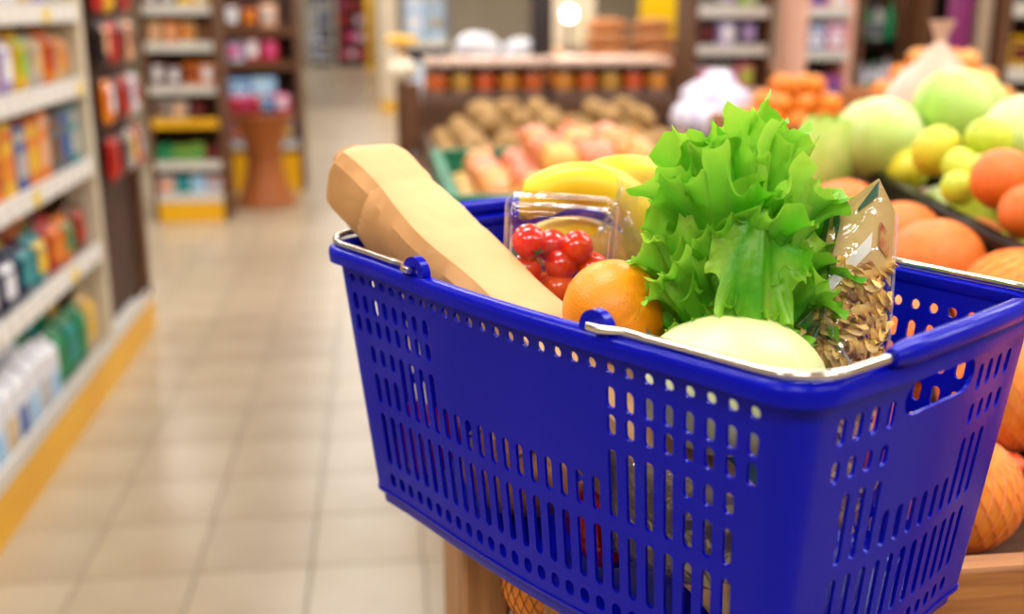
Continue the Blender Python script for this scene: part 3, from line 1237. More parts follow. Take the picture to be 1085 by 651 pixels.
# local x to the right, y away
wl = .010
for (nm, b) in (('rim_rail', (0, wl + .012, 0, CL)), ('rim_rail', (CWD - .022, CWD, 0, CL)), ('rim_rail', (0.024, CWD - .024, 0, .02)), ('rim_rail', (.024, CWD - .024, CL - .02, CL))):
    MB().box(b[0], b[1], b[2], b[3], CH - .042, CH, ch=.003).build(nm, M_BLACK, cr)
for z in (.075, .15):
    for (b) in ((0, wl, .012, CL - .012), (CWD - wl, CWD, .012, CL - .012), (.012, CWD - .012, 0, wl), (.012, CWD - .012, CL - wl, CL)):
        MB().box(b[0], b[1], b[2], b[3], z, z + .02).build('side_rail', M_BLACK, cr)
slat = MB().box(-.007, .007, -.007, .007, .012, CH - .043).mesh('side_slat')
k = 0
y = .03
while y < CL:
    put('side_slat', slat, M_BLACK, cr, (.0085, y, 0))
    put('side_slat', slat, M_BLACK, cr, (CWD - .0085, y, 0))
    y += .062
x = .05
while x < CWD:
    put('side_slat', slat, M_BLACK, cr, (x, .0085, 0))
    put('side_slat', slat, M_BLACK, cr, (x, CL - .0085, 0))
    x += .062
MB().box(.0, CWD, 0, CL, .0005, .0115).build('base', M_BLACK, cr)
lb = MB().box(-.0016, -.0002, CL - .085, CL - .004, CH - .062, CH - .004).build('label_plate', M_BLACK, cr)
lm = MB()
for q, (hh, yy) in enumerate(((.020, .018), (.028, .030), (.026, .042), (.020, .052), (.024, .062))):
    lm.box(-.0024, -.0015, CL - yy - .004, CL - yy + .001, CH - .052, CH - .052 + hh)
lm.build('label_print', pm('label_pale', 'c9d8b8', .5), lb)


# heaped vegetables, each placed by where it lies over the crate
heap = []
cabbage_m = pm('white_cabbage', 'dfe8a8', .45, col2='b9d46c', scale=5, bump=.3, bscale=20, rnd=.06)
cabbage_g = pm('green_cabbage', 'd3e28c', .45, col2='a4cc52', scale=4, bump=.3, bscale=20)
guava_m = pm('green_guava', 'b9d02c', .4, col2='cfd640', scale=6, rnd=.06)
lemon_m = pm('lemon_peel', 'e6d23a', .4, col2='d8cf30', scale=6, rnd=.05, bump=.3, bscale=200)


def bigcab(px, py, rpx, Y, mat, lab):
    c = ray_at(px, py, Y)
    R_ = rpx * Y * 1.0 / 1150. * 1.03
    heap.append((c, R_))
    o = thing('cabbage', lab, 'vegetable', c, random.uniform(0, 6), 'cabbages in the black crate')
    MB().ell((0, 0, 0), (R_ * .97, R_ * .97, R_ * .93), 28, 18, fn=lambda v: 1 + .02 * fbm(v * 2.5)).build('head', mat, o)
    for k in range(5):
        def cl(s, t, k=k):
            th = k * 2.5 + (s - .5) * 2.0
            ph = -1.3 + t * 2.3
            rr = R_ * (1.0 + .012 * k + .02 * t ** 3 + .015 * fbm((s * 4, t * 4, k)))
            return (rr * .97 * math.cos(ph) * math.cos(th), rr * .97 * math.cos(ph) * math.sin(th), rr * .93 * math.sin(ph))
        MB().grid(cl, 16, 12).build('leaf', mat, o, angle=60)


bigcab(1016, 117, 45, 1.90, cabbage_g, 'biggest round green cabbage, highest on the black crate')
bigcab(932, 146, 44, 1.86, cabbage_m, 'pale white cabbage at the far left corner of the black crate')
bigcab(1082, 138, 38, 1.68, cabbage_m, 'pale cabbage cut by the right edge of the picture')
for px, py, rp, Y, mt, nm, lab in [
    (1047, 150, 23, 1.62, guava_m, 'guava', 'round green guava below the biggest cabbage'),
    (992, 160, 24, 1.66, lemon_m, 'lemon', 'yellow green lemon right of the pale white cabbage'),
    (962, 180, 21, 1.80, lemon_m, 'lemon', 'yellow lemon just above the black crate rim'),
    (1018, 178, 19, 1.58, guava_m, 'guava', 'small green guava in the middle above the crate rim'),
    (1016, 200, 18, 1.50, guava_m, 'guava', 'lowest green guava behind the crate rim'),
    (1040, 186, 20, 1.52, lemon_m, 'lemon', 'yellow green lemon left of the orange fruit in the crate'),
    (925, 172, 18, 1.98, guava_m, 'guava', 'green guava at the far corner of the crate rim')]:
    c = ray_at(px, py, Y)
    R_ = rp * Y / 1150. * 1.03
    heap.append((c, R_))
    o = tag(MB().ell((0, 0, 0), (R_, R_, R_ * 1.12), 22, 14, fn=lambda v: 1 - .05 * math.exp(-((v.x ** 2 + v.y ** 2) / .04))).build(nm, mt, loc=c), lab, 'fruit', 'green and yellow fruit in the crate')
    o.rotation_euler = (random.uniform(-1, 1), random.uniform(-1, 1), 0)
    MB().lathe([(R_ * .10, R_ * 1.03), (R_ * .09, R_ * 1.10), (R_ * .03, R_ * 1.12)], 8).build('calyx', stem_m, o)
for px, py, rp, Y, lab in [(1062, 190, 32, 1.42, 'orange grapefruit lying in the black crate at its right'), (1090, 225, 30, 1.33, 'orange grapefruit at the right end of the black crate')]:
    c = ray_at(px, py, Y)
    o = tag(put('grapefruit', cit_me, red_m, loc=c), lab, 'fruit', 'citrus in the black crate')
    o.scale = (rp * Y / 1150 * 1.03,) * 3
    heap.append((c, rp * Y / 1150 * 1.03))
# filling under the heap
fill = [(u, w) for u in (.10, .21, .32, .43) for w in (.10, .21, .32, .43, .54, .65)]
RC = Matrix.Rotation(TH - math.radians(8.7), 4, 'Z')
for k, (x, y) in enumerate(fill):
    p = W(.715, 1.06, DECK) + RC @ Vector((x + .02, y + .02, .068))
    o = tag(put('grapefruit' if k % 3 == 0 else 'cabbage', cit_me, red_m if k % 3 == 0 else cabbage_m, loc=p), 'round %s in the bottom layer of the black crate' % ('orange citrus' if k % 3 == 0 else 'pale green cabbage'), 'fruit' if k % 3 == 0 else 'vegetable', 'bottom layer in the black crate')
    o.scale = (.052,) * 3
    p = W(.715, 1.06, DECK) + RC @ Vector((x + .02, y + .02, .168))
    if k % 4 != 3:
        o = tag(put('cabbage', cit_me, cabbage_m if k % 2 else guava_m, loc=p), 'small pale green head in the second layer of the black crate' if k % 2 else 'small bright green head in the second layer of the black crate', 'vegetable', 'second layer in the black crate')
        o.scale = (.047,) * 3

for k, (x, y) in enumerate([(u, w) for u in (.09, .18, .27, .36, .45) for w in (.09, .18, .27, .36, .45, .54, .63, .72)]):
    p = W(.715, 1.06, DECK) + RC @ Vector((x + .01, y, .252 + .012 * (k % 3)))
    rr_ = .043
    if any((p - q).length < (r_ + rr_) * .92 for q, r_ in heap):
        continue
    o = tag(put('guava', cit_me, (guava_m, lemon_m, guava_m)[k % 3], loc=p), '%s fruit in the upper layer of the black crate' % ('bright green', 'yellow', 'bright green')[k % 3], 'fruit', '%s fruit, upper layer of the crate' % ('green', 'yellow', 'green')[k % 3])
    o.scale = (rr_, rr_, rr_ * 1.08)
    o.rotation_euler = (random.uniform(-1, 1), random.uniform(-1, 1), 0)

# celery cabbage leaning at the left of the crate
nap = thing('napa_cabbage', 'pale green leafy cabbage left of the black crate behind the lettuce', 'vegetable', ray_at(866, 176, 1.87))
nap.scale = (.82, .82, .82)
nb = nap.location.z - .0745 - DECK
tag(MB().box(-.055, .055, -.055, .055, 0, nb, ch=.004).box(-.045, .045, -.058, -.055, .02, nb - .02).build('crate_riser', M_DWOODH, loc=(nap.location.x, nap.location.y, DECK), rz=TH), 'small brown riser under the leafy cabbage left of the crate', 'riser')
for k in range(9):
    a = k * .7

    def nl(s, t, a=a, k=k):
        th = a + (s - .5) * 1.5
        r = (.035 + .03 * math.sin(t * 2.4)) * (1 + .06 * k / 9)
        return (r * math.cos(th) + .03 * t, r * math.sin(th), -.09 + .19 * t + .006 * math.sin(s * 18 + k) * t)
    MB().grid(nl, 14, 12).build('leaf', pm('napa_leaf', 'b4d658', .45, col2='d0e680', scale=14), nap, angle=60)

# ------------------------------------------------------------------ back stand: onions, potatoes, jars, tangerines
bs = stand_thing('produce_stand', 'long wooden produce stand with the potato bins and jar trays', .14, 2.05)
# local x = u - .14, y = w - 2.05
MB().box(0, 2.23, 0, 2.75, .86, .899).build('deck', M_DWOODH, bs)
for x0 in (0.0, 2.18):
    for y0 in (0, 1.35, 2.70):
        MB().box(x0, x0 + .05, y0, y0 + .05, 0, .859, ch=.004).build('leg', M_DWOOD, bs)
for z0 in (.62, .74):
    MB().box(.002, .024, .055, 2.69, z0, z0 + .10, ch=.002).build('side_plank', M_DWOOD, bs)
    MB().box(.055, 2.17, .002, .024, z0, z0 + .10, ch=.002).build('front_plank', M_DWOODH, bs)
BZ = .90
# wooden shelf box with the jar trays on top
jb = thing('jar_shelf', 'brown wooden box carrying two trays of jars behind the potatoes', 'shelf', W(.16, 4.27, BZ), TH)
MB().box(0, 1.02, 0, .02, 0, .178, ch=.002).build('front_board', M_DWOODH, jb)
MB().box(0, 1.02, .021, .40, .158, .178).build('top_board', M_DWOODH, jb)
for x0 in (0, 1.0):
    MB().box(x0, x0 + .02, .021, .40, 0, .157).build('side_board', M_DWOOD, jb)
MB().box(-.06, -.004, -.02, .05, 0, .26, ch=.003).build('corner_post', M_DWOOD, jb)
# trays of jars under pale shrink film
jar_lid = pm('jar_lid', '151215', .35, .2)
JC = [pm('jar_' + c, c, .25, col2=d, scale=30) for c, d in (('c8641a', 'b04a12'), ('cf8a2a', 'b8701c'), ('b83c14', 'c85a20'), ('c99a3c', 'a87a2a'))]
jar_me = MB().lathe([(.034, 0), (.040, .006), (.040, .085), (.036, .100), (.034, .106)], 18).mesh('jar')
lid_me = MB().lathe([(.036, .104), (.0375, .106), (.0375, .124), (.035, .127)], 18).mesh('lid')
lab_me = MB().lathe([(.0406, .012), (.0408, .013), (.0408, .042), (.0406, .043)], 18).mesh('paper_label')
jl_m = pm('jar_label', '8f7a6e', .6, col2='6a4a44', scale=60)
ztop = BZ + .178
for tr, x0 in enumerate((.015, .515)):
    side = 'left' if tr == 0 else 'right'
    ty = thing('jar_tray', 'shrink wrapped cardboard tray of jars, %s of the pair' % side, 'tray', W(.16 + x0, 4.275, ztop + .001), TH, 'jar trays')
    MB().box(0, .475, 0, .36, 0, .006).build('tray_floor', M_DWOOD, ty)
    for b in ((0, .475, 0, .005, .0065, .04), (0, .475, .355, .36, .0065, .04), (0, .005, .006, .354, .0065, .04), (.47, .475, .006, .354, .0065, .04)):
        MB().box(*b).build('tray_wall', pm('tray_card', '6a5044', .7), ty)
    def wrapf(a, t):
        return (.002 + .471 * a, .004 + .352 * t, .165 + .005 * fbm((a * 6, t * 4, tr)) + .004 * math.sin(a * PI) * math.sin(t * PI))
    ww = MB().grid(wrapf, 16, 12)
    for (q0, q1) in (((.002, .004), (.473, .004)), ((.473, .004), (.473, .356)), ((.473, .356), (.002, .356)), ((.002, .356), (.002, .004))):
        ww.grid(lambda a, t, q0=q0, q1=q1: (q0[0] + (q1[0] - q0[0]) * a, q0[1] + (q1[1] - q0[1]) * a, .146 + .0195 * t), 8, 3)
    ww.build('film_top', film('pink_film', gloss=.08, bump=.3, milk=.9, milkcol='ffdcc8'), ty)
    nth = 0
    for r_ in range(4):
        for c_ in range(5):
            loc = W(.16 + x0 + .050 + c_ * .0937, 4.275 + .052 + r_ * .085, ztop + .0085)
            nth += 1
            o = tag(put('jar', jar_me, JC[(c_ * 3 + r_ + tr) % 4], loc=loc), '%s jar from the left in the %s row of the %s jar tray' % (ORD[c_], ['front', 'second', 'third', 'back'][r_], side), 'jar', 'jars in the trays')
            put('lid', lid_me, jar_lid, o)
            put('paper_label', lab_me, jl_m, o)

# potatoes
pot_m = pm('potato_skin', 'b08a52', .75, col2='8a6636', scale=40, bump=.3, bscale=80, rnd=.16)
pots = []
for v_ in range(3):
    pots.append(MB().ell((0, 0, 0), (.058, .043, .038), 16, 10, fn=lambda v: 1 + .14 * fbm(v * 1.7 + Vector((v_ * 3, 0, 0)))).mesh('potato'))
rd = random.Random(12)
pb = thing('potato_bin', 'low brown wooden bin holding the heaped potatoes', 'bin', W(.16, 3.12, BZ), TH)
for b in ((0, .94, 0, .02), (0, .94, 1.10, 1.12), (0, .02, .021, 1.099), (.92, .94, .021, 1.099)):
    MB().box(*b, .001, .085, ch=.002).build('side_board', M_DWOODH, pb)
MB().box(.021, .919, .021, 1.099, .001, .012).build('base', M_DWOODH, pb)
MB().box(.46, .48, .021, 1.099, .013, .075).build('divider', M_DWOODH, pb)
placed = []
lay = []
for L_ in range(3):
    z = BZ + .055 + L_ * .058
    for i in range(8 - L_):
        for j in range(10 - L_):
            u = .16 + .085 + i * .109 + L_ * .055
            w = 3.12 + .075 + j * .106 + L_ * .053
            hump = .5 + .5 * math.sin((u - .16) / 1.05 * 2 * PI * 1.0 - 1.1)
            if L_ == 2 and (rd.random() < .45 or j < 3):
                continue
            if L_ == 1 and (rd.random() < .12 or j < 1):
                continue
            lay.append((u + rd.uniform(-.012, .012), w + rd.uniform(-.012, .012), z + rd.uniform(-.006, .006), L_))
for k, (u, w, z, L_) in enumerate(lay):
    o = tag(put('potato', pots[k % 3], pot_m, loc=W(u, w, z)), 'brown earthy potato in the %s of the heap before the jars' % ('bottom layer', 'middle layer', 'top layer')[L_], 'potato', 'heaped potatoes, %s' % ('bottom', 'middle', 'top')[L_])
    o.rotation_euler = (rd.uniform(-.5, .5), rd.uniform(-.5, .5), rd.uniform(0, 6))
    s_ = rd.uniform(.86, 1.06)
    o.scale = (s_,) * 3

# green crate of onions
gc = thing('green_crate', 'green plastic crate of golden onions behind the baguette', 'crate', W(.145, 2.30, BZ), TH)
GX, GY, GH = .62, .78, .14
for b in ((0, .014, 0, GY), (GX - .014, GX, 0, GY), (.015, GX - .015, 0, .014), (.015, GX - .015, GY - .014, GY)):
    MB().box(*b, .001, GH, ch=.003).build('side', M_GREENC, gc)
for b in ((-.008, .022, -.008, GY + .008), (GX - .022, GX + .008, -.008, GY + .008), (.023, GX - .023, -.008, .022), (.023, GX - .023, GY - .022, GY + .008)):
    MB().box(*b, GH + .0005, GH + .016, ch=.003).build('rim_rail', M_GREENC, gc)
MB().box(.015, GX - .015, .015, GY - .015, .001, .01).build('base', M_GREENC, gc)
on_m = pm('onion_gold', 'e8a050', .35, col2='d98440', scale=12, stretch=(1, 1, .2), rnd=.10, coat=.2)
on_p = pm('onion_pink', 'e8906a', .35, col2='d87850', scale=12, stretch=(1, 1, .2), rnd=.10, coat=.2)
on_y = pm('onion_yellow', 'f0c060', .35, col2='e8b050', scale=12, stretch=(1, 1, .2), rnd=.08, coat=.2)
on_me = MB().lathe([(.004, -.042), (.022, -.038), (.038, -.022), (.044, 0), (.039, .022), (.024, .036), (.010, .044), (.006, .056), (.003, .064)], 20).mesh('onion')
cols = [('golden', on_m), ('pinkish', on_p), ('pale yellow', on_y)]
n_ = 0
for L_ in range(3):
    for i in range(6 - L_):
        for j in range(7 - L_):
            if L_ == 2 and (j > 4 or i < 1):
                continue
            u = .145 + .075 + i * .096 + L_ * .048
            w = 2.30 + .07 + j * .106 + L_ * .05
            cn, cm = cols[rd.choice((0, 0, 1, 1, 2))]
            o = tag(put('onion', on_me, cm, loc=W(u + rd.uniform(-.006, .006), w + rd.uniform(-.006, .006), BZ + .056 + L_ * .072)),
                    '%s onion in the %s layer of the green crate' % (cn, ('bottom', 'middle', 'top')[L_]), 'onion', '%s onions, %s layer' % (cn, ('bottom', 'middle', 'top')[L_]))
            o.rotation_euler = (rd.uniform(-1.2, 1.2), rd.uniform(-1.2, 1.2), rd.uniform(0, 6))
            MB_r = None

# tangerines in boxes to the right of the potatoes
tang_m = pm('tangerine_peel', 'f09018', .4, col2='e67c0c', scale=8, rnd=.12, bump=.3, bscale=200)
tang_l = pm('tangerine_pale', 'f6b060', .4, col2='f2a048', scale=8, rnd=.08)


def fruit_box(u, w, z, nx, ny, nl, r_, mats, words, rz=0, boxlabel=None):
    bx = thing('fruit_box', boxlabel, 'box', W(u, w, z), TH + rz)
    X, Y_ = nx * r_ * 2.04 + .05, ny * r_ * 2.04 + .05
    for b in ((0, X, 0, .014), (0, X, Y_ - .014, Y_), (0, .014, .015, Y_ - .015), (X - .014, X, .015, Y_ - .015)):
        MB().box(*b, .001, .11, ch=.002).build('side_board', M_WOOD, bx)
    MB().box(.015, X - .015, .015, Y_ - .015, .001, .01).build('base', M_WOOD, bx)
    R_ = Matrix.Rotation(TH + rz, 4, 'Z')
    for L_ in range(nl):
        for i in range(nx - L_):
            for j in range(ny - L_):
                q = Vector((.022 + r_ + i * r_ * 2.04 + L_ * r_ * 1.02, .022 + r_ + j * r_ * 2.04 + L_ * r_ * 1.02, .012 + r_ + L_ * r_ * 1.36))
                mt = mats[(i + j * 2 + L_) % len(mats)]
                o = tag(put('tangerine', cit_me, mt, loc=W(u, w, z) + R_ @ q), words % ('bottom', 'second', 'third', 'top')[L_], 'fruit', words % ('bottom', 'second', 'third', 'top')[L_])
                o.scale = (r_, r_, r_ * .86)
                o.rotation_euler = (rd.uniform(-.4, .4), rd.uniform(-.4, .4), 0)


fruit_box(1.14, 3.27, BZ + .08, 5, 5, 4, .040, [tang_m, tang_m, tang_m], 'deep orange tangerine, %s layer of the wooden box behind the lettuce', 0, 'wooden box of deep orange tangerines behind the lettuce')
fruit_box(1.62, 3.20, BZ + .16, 5, 6, 4, .040, [tang_m, tang_l, tang_m], 'orange tangerine, %s layer of the box behind the cabbages', 0, 'wooden box of mixed tangerines behind the cabbages')
for (u, w, h_) in ((1.14, 3.27, .08), (1.62, 3.20, .16)):
    tag(MB().box(.0, .375, 0, .45, 0, h_ - .0, ch=.004).box(.02, .355, -.004, 0, .02, h_ - .02).build('crate_riser', M_DWOODH, loc=W(u, w, BZ + .0005), rz=TH), 'brown wooden riser under the %s tangerine box' % ('left' if u < 1.5 else 'right'), 'riser')
# pale net bag with a pointed tied top behind the big cabbage
tag(MB().lathe([(.05, 0), (.12, .03), (.14, .15), (.125, .30), (.09, .38), (.04, .43), (.012, .465), (.02, .492), (.03, .515)], 24, fn=lambda a, z: 1 + .08 * math.sin(5 * a + z * 20)).build('onion_sack', film('pale_net', tint='f4d8c8', gloss=.03, milk=.85, milkcol='f2cbb4'), loc=Vector((*ray_at(985, 152, 2.62)[:2], BZ + .0005))), 'pale tied net sack with a pointed top behind the big cabbage', 'sack')
# white bagged heads of garlic right of the potatoes
rs = W(1.27, 3.95)
tag(MB().box(-.13, .20, -.2, .26, 0, .07, ch=.004).box(-.11, .18, -.204, -.2, .01, .06).build('crate_riser', M_DWOODH, loc=(rs.x, rs.y, BZ + .0005), rz=TH), 'brown wooden riser under the white bags beside the potatoes', 'riser')
gar_m = pm('white_bag', 'e2dcec', .4, col2='cfc6e0', scale=14, bump=.3, bscale=30)
for k, (px, py, r_, Y) in enumerate(((742, 108, .072, 4.0), (760, 95, .072, 4.12), (731, 126, .066, 3.9), (752, 132, .066, 3.88), (762, 122, .072, 4.12), (775, 112, .072, 3.98), (774, 136, .070, 3.9))):
    tag(MB().ell((0, 0, 0), r_, 22, 14, fn=lambda v: 1 + .16 * fbm(v * 2.6 + Vector((k * 4, 0, 0))) + .08 * fbm(v * 7)).build('white_bag', gar_m, loc=ray_at(px, py, Y)), 'small tied white bag, %s from the front of the heap beside the potatoes' % ORD[k], 'bag', 'white bags beside the potatoes')

# sign on a post at the left end of the stand
sg = thing('price_sign', 'yellow round topped price sign with a white globe on a brown post', 'sign', W(.10, 4.75, 0), TH)
MB().box(-.03, .03, -.03, .03, 0, 1.13, ch=.004).build('post', M_DWOOD, sg)
MB().ell((0, 0, 1.185), (.062, .055, .055), 20, 12).build('globe', pm('globe_white', 'f4ead2', .4), sg)
MB().lathe([(.012, 1.238), (.012, 1.29)], 10).build('neck', M_YEL, sg)
MB().lathe([(.06, 1.29), (.068, 1.295), (.068, 1.315), (.05, 1.325)], 20).build('yellow_disc', M_YEL, sg)

# ------------------------------------------------------------------ packaged goods
PAL = {'yellow': ('f2c81e', 'e0a818'), 'red': ('c8261a', '9c1a14'), 'orange': ('ee8a1c', 'd86c10'), 'blue': ('2f5fae', '24488c'), 'navy': ('1c2450', '141a3a'),
       'white': ('f0eef0', 'd8dcea'), 'silver': ('c8c4be', '9c968e'), 'brown': ('7a4a28', '5a3218'), 'green': ('12905a', '0c6a40'), 'beige': ('dcc090', 'c8a468'),
       'pink': ('e0508c', 'c83a70'), 'teal': ('2a9aa0', '1c7a84'), 'sky': ('7ab8e8', 'd8ecf8'), 'dark': ('2a2024', '181214'), 'lime': ('a8c838', '88a820'), 'maroon': ('6a1a1c', '4a1014'), 'grey': ('6a7078', '50565e'), 'lilac': ('b8a0d0', '9a80b8'), 'peach': ('f0b890', 'e0a078')}
PMAT = {k: pm('pack_' + k, a, .35, col2=b, scale=16) for k, (a, b) in PAL.items()}
_pk = {}


def pack_mesh(kind, w_, d_, h_):
    key = (kind, round(w_, 3), round(d_, 3), round(h_, 3))
    if key in _pk:
        return _pk[key]
    if kind == 'bag':
        def f(a, t, sg):
            x = a * 2 - 1
            g = (1 - abs(x) ** 3) ** .6 * min(1, (t / .15)) ** .5 * min(1, (1 - t) / .22) ** .7
            return (x * w_ / 2, sg * max(.001, d_ / 2 * g), t * h_)
        m = MB().grid(lambda a, t: f(a, t, -1), 9, 12).grid(lambda a, t: f(a, t, 1), 9, 12)
        lab = MB().grid(lambda a, t: (lambda p: (p[0], p[1] - .002, p[2]))(f(.2 + .6 * a, .3 + .4 * t, -1)), 6, 6)
        lab2 = MB().grid(lambda a, t: (lambda p: (p[0], p[1] - .002, p[2]))(f(.12 + .76 * a, .76 + .1 * t, -1)), 6, 3)
    elif kind == 'bottle':
        r = w_ / 2
        m = MB().lathe([(r * .9, 0), (r, h_ * .03), (r, h_ * .58), (r * .8, h_ * .70), (r * .34, h_ * .82), (r * .32, h_ * .9)], 16)
        lab = MB().lathe([(r * 1.01, h_ * .18), (r * 1.03, h_ * .19), (r * 1.03, h_ * .5), (r * 1.01, h_ * .51)], 16)
        lab2 = MB().lathe([(r * .38, h_ * .9), (r * .4, h_ * .91), (r * .4, h_ * .99), (r * .34, h_)], 12)
    elif kind == 'carton':
        w2, d2, hb = w_ / 2, d_ / 2, h_ * .80
        v = [(-w2, -d2, 0), (w2, -d2, 0), (w2, d2, 0), (-w2, d2, 0), (-w2, -d2, hb), (w2, -d2, hb), (w2, d2, hb), (-w2, d2, hb),
             (-w2, -.003, h_ * .94), (w2, -.003, h_ * .94), (w2, .003, h_ * .94), (-w2, .003, h_ * .94), (-w2, -.003, h_), (w2, -.003, h_), (w2, .003, h_), (-w2, .003, h_)]
        f = [(0, 3, 2, 1), (0, 1, 5, 4), (1, 2, 6, 5), (2, 3, 7, 6), (3, 0, 4, 7), (4, 5, 9, 8), (6, 7, 11, 10), (5, 6, 10, 9), (7, 4, 8, 11), (8, 9, 13, 12), (9, 10, 14, 13), (10, 11, 15, 14), (11, 8, 12, 15), (12, 13, 14, 15)]
        m = MB().add(v, f)
        lab = MB().box(-w2 * .8, w2 * .8, -d2 - .002, -d2 - .0003, h_ * .12, h_ * .5)
        lab2 = MB().box(w2 + .0003, w2 + .002, -d2 * .7, d2 * .7, h_ * .2, h_ * .6)
    else:
        w2, d2 = w_ / 2, d_ / 2
        m = MB().box(-w2, w2, -d2, d2, 0, h_, ch=.003)
        lab = MB().box(-w2 * .78, w2 * .78, -d2 - .002, -d2 - .0003, h_ * .25, h_ * .62)
        lab2 = MB().box(-w2 * .9, w2 * .9, -d2 - .002, -d2 - .0003, h_ * .76, h_ * .92)
    _pk[key] = (m.mesh('body'), lab.mesh('label'), lab2.mesh('header'))
    return _pk[key]


CN = {'sky': 'light blue', 'dark': 'black', 'grey': 'grey'}
PNAME = {'bag': 'snack_bag', 'bottle': 'bottle', 'carton': 'carton', 'box': 'carton_box'}
PCAT = {'bag': 'bag', 'bottle': 'bottle', 'carton': 'carton', 'box': 'box'}


def product(kind, w_, d_, h_, c1, c2, loc, rz, label, group, c3=None):
    a, b, c = pack_mesh(kind, w_, d_, h_)
    o = tag(put(PNAME[kind], a, PMAT[c1], loc=loc, rz=rz), label, PCAT[kind], group)
    put('label', b, PMAT[c2], o)
    put('cap' if kind == 'bottle' else 'header', c, PMAT[c3 or c2], o)
    return o


KW = {'bag': 'bag', 'bottle': 'bottle', 'carton': 'carton', 'box': 'box'}

# ------------------------------------------------------------------ left gondola
GU = -1.08
gon = thing('shelf_gondola', 'long white shelf gondola with a yellow kick board along the left of the aisle', 'shelf', W(GU, 0, 0), TH)
# local: x = u - GU (shelves at x<0), y = w
GW0, GW1 = 1.55, 4.20
MB().box(-.46, -.44, GW0, 4.25, 0, 1.95).build('back_panel', M_BACK, gon)
MB().box(-.43, .0, GW0, 5.05, .135, .165, ch=.003).build('base_deck', M_SHELF, gon)
MB().box(-.02, .009, GW0, 5.05, 0.0, .134, ch=.002).build('kick_board', M_YEL, gon)
MB().box(-.002, .010, GW0, 5.05, .145, .205, ch=.002).build('price_rail', M_SHELF, gon)
MB().box(-.11, .012, 4.205, 4.255, .17, 1.95, ch=.004).build('upright', M_CREAM, gon)
MB().box(-.43, -.111, 4.225, 4.245, .17, 1.95).build('end_panel', pm('end_brown', '6a4a30', .6), gon)
MB().box(-.11, .012, GW0 - .05, GW0 - .003, 0, 1.95, ch=.004).build('upright', M_CREAM, gon)
tag_me = MB().box(0, .002, -.034, .034, 0, .044).mesh('price_tag')
tag_m = pm('price_paper', 'f6f2ec', .5, col2='e4dcd4', scale=40)
tag_y = pm('price_paper_yellow', 'f2d048', .5)
SH = [.165, .535, .858, 1.150, 1.408]
for k, z in enumerate(SH):
    if k:
        s_ = MB().box(-.43, -.003, GW0, GW1, z, z + .022, ch=.002).build('shelf', M_SHELF, gon)
        r_ = MB().box(-.002, .010, GW0, GW1, z - .018, z + .048, ch=.002).build('price_rail', M_SHELF, gon)
        q = 0
        y = GW0 + .9
        while y < GW1 - .05:
            put('price_tag', tag_me, tag_y if (q * 7 + k * 3) % 9 == 4 else tag_m, r_, (.0102, y, z - .012))
            y += .105
            q += 1
rd = random.Random(21)
ROWS = [
    ('white water bottle or milk pack', [('carton', .10, .085, .24, c, d) for c, d in (('white', 'sky'), ('white', 'blue'), ('white', 'sky'), ('white', 'beige'), ('white', 'blue'), ('white', 'sky'), ('white', 'silver'), ('white', 'sky'), ('bottlegreen', 'green'), ('bottlegreen', 'teal'), ('bottlegreen', 'green'), ('beigebag', 'yellow'))]),
    ('', [('bag', .15, .10, .19, c, d) for c, d in (('brown', 'silver'), ('red', 'white'), ('silver', 'red'), ('brown', 'beige'), ('navy', 'silver'), ('navy', 'white'), ('navy', 'teal'), ('teal', 'yellow'), ('red', 'orange'), ('orange', 'green'), ('brown', 'red'))]),
    ('', [('box', .11, .10, .225, c, d) for c, d in (('yellow', 'blue'), ('orange', 'yellow'), ('yellow', 'sky'), ('orange', 'brown'), ('yellow', 'orange'), ('blue', 'yellow'), ('orange', 'red'), ('yellow', 'orange'), ('blue', 'silver'), ('orange', 'yellow'), ('orange', 'peach'), ('grey', 'brown'), ('grey', 'blue'), ('teal', 'silver'))]),
    ('', [('bag', .14, .10, .20, c, d) for c, d in (('yellow', 'lime'), ('brown', 'yellow'), ('yellow', 'white'), ('lime', 'yellow'), ('beige', 'silver'), ('silver', 'yellow'), ('lilac', 'white'), ('yellow', 'lime'), ('silver', 'beige'), ('orange', 'red'), ('beige', 'orange'))]),
    ('', [('bag', .15, .11, .22, c, d) for c, d in (('red', 'white'), ('red', 'yellow'), ('yellow', 'red'), ('red', 'silver'), ('red', 'pink'), ('yellow', 'beige'), ('white', 'yellow'), ('beige', 'yellow'), ('lilac', 'white'), ('silver', 'beige')) ])]
LVL = ['bottom deck', 'lowest shelf', 'middle shelf', 'upper shelf', 'top shelf']
for k, (_, items) in enumerate(ROWS):
    y = GW1 - .03
    for q, (kind, w_, d_, h_, c1, c2) in enumerate(reversed(items)):
        if c1 == 'bottlegreen':
            kind, w_, d_, h_, c1 = 'bag', .125, .10, .23, 'green'
        elif c1 == 'beigebag':
            kind, w_, d_, h_, c1 = 'bag', .12, .10, .26, 'beige'
        h2 = h_ * rd.uniform(.92, 1.04)
        y -= w_ / 2 + .006
        z = (SH[k] + .023) if k else .166
        wall = W(GU - .02 - d_ / 2, y, z)
        product(kind, w_, d_, h2, c1, c2, wall, TH + PI / 2, '%s %s, %s from the cream upright on the %s of the left gondola' % (CN.get(c1, c1), KW[kind], ORD[q], LVL[k]), 'goods on the %s of the left gondola' % LVL[k])
        if k in (0, 1) and kind != 'x':
            product(kind, w_, d_, h2, c1, c2, W(GU - .04 - d_ * 1.5 - .012, y, z), TH + PI / 2, '%s %s in the second row, %s from the cream upright on the %s' % (c1, KW[kind], ORD[q], LVL[k]), 'second row of goods on the %s' % LVL[k])
        y -= w_ / 2 + .006

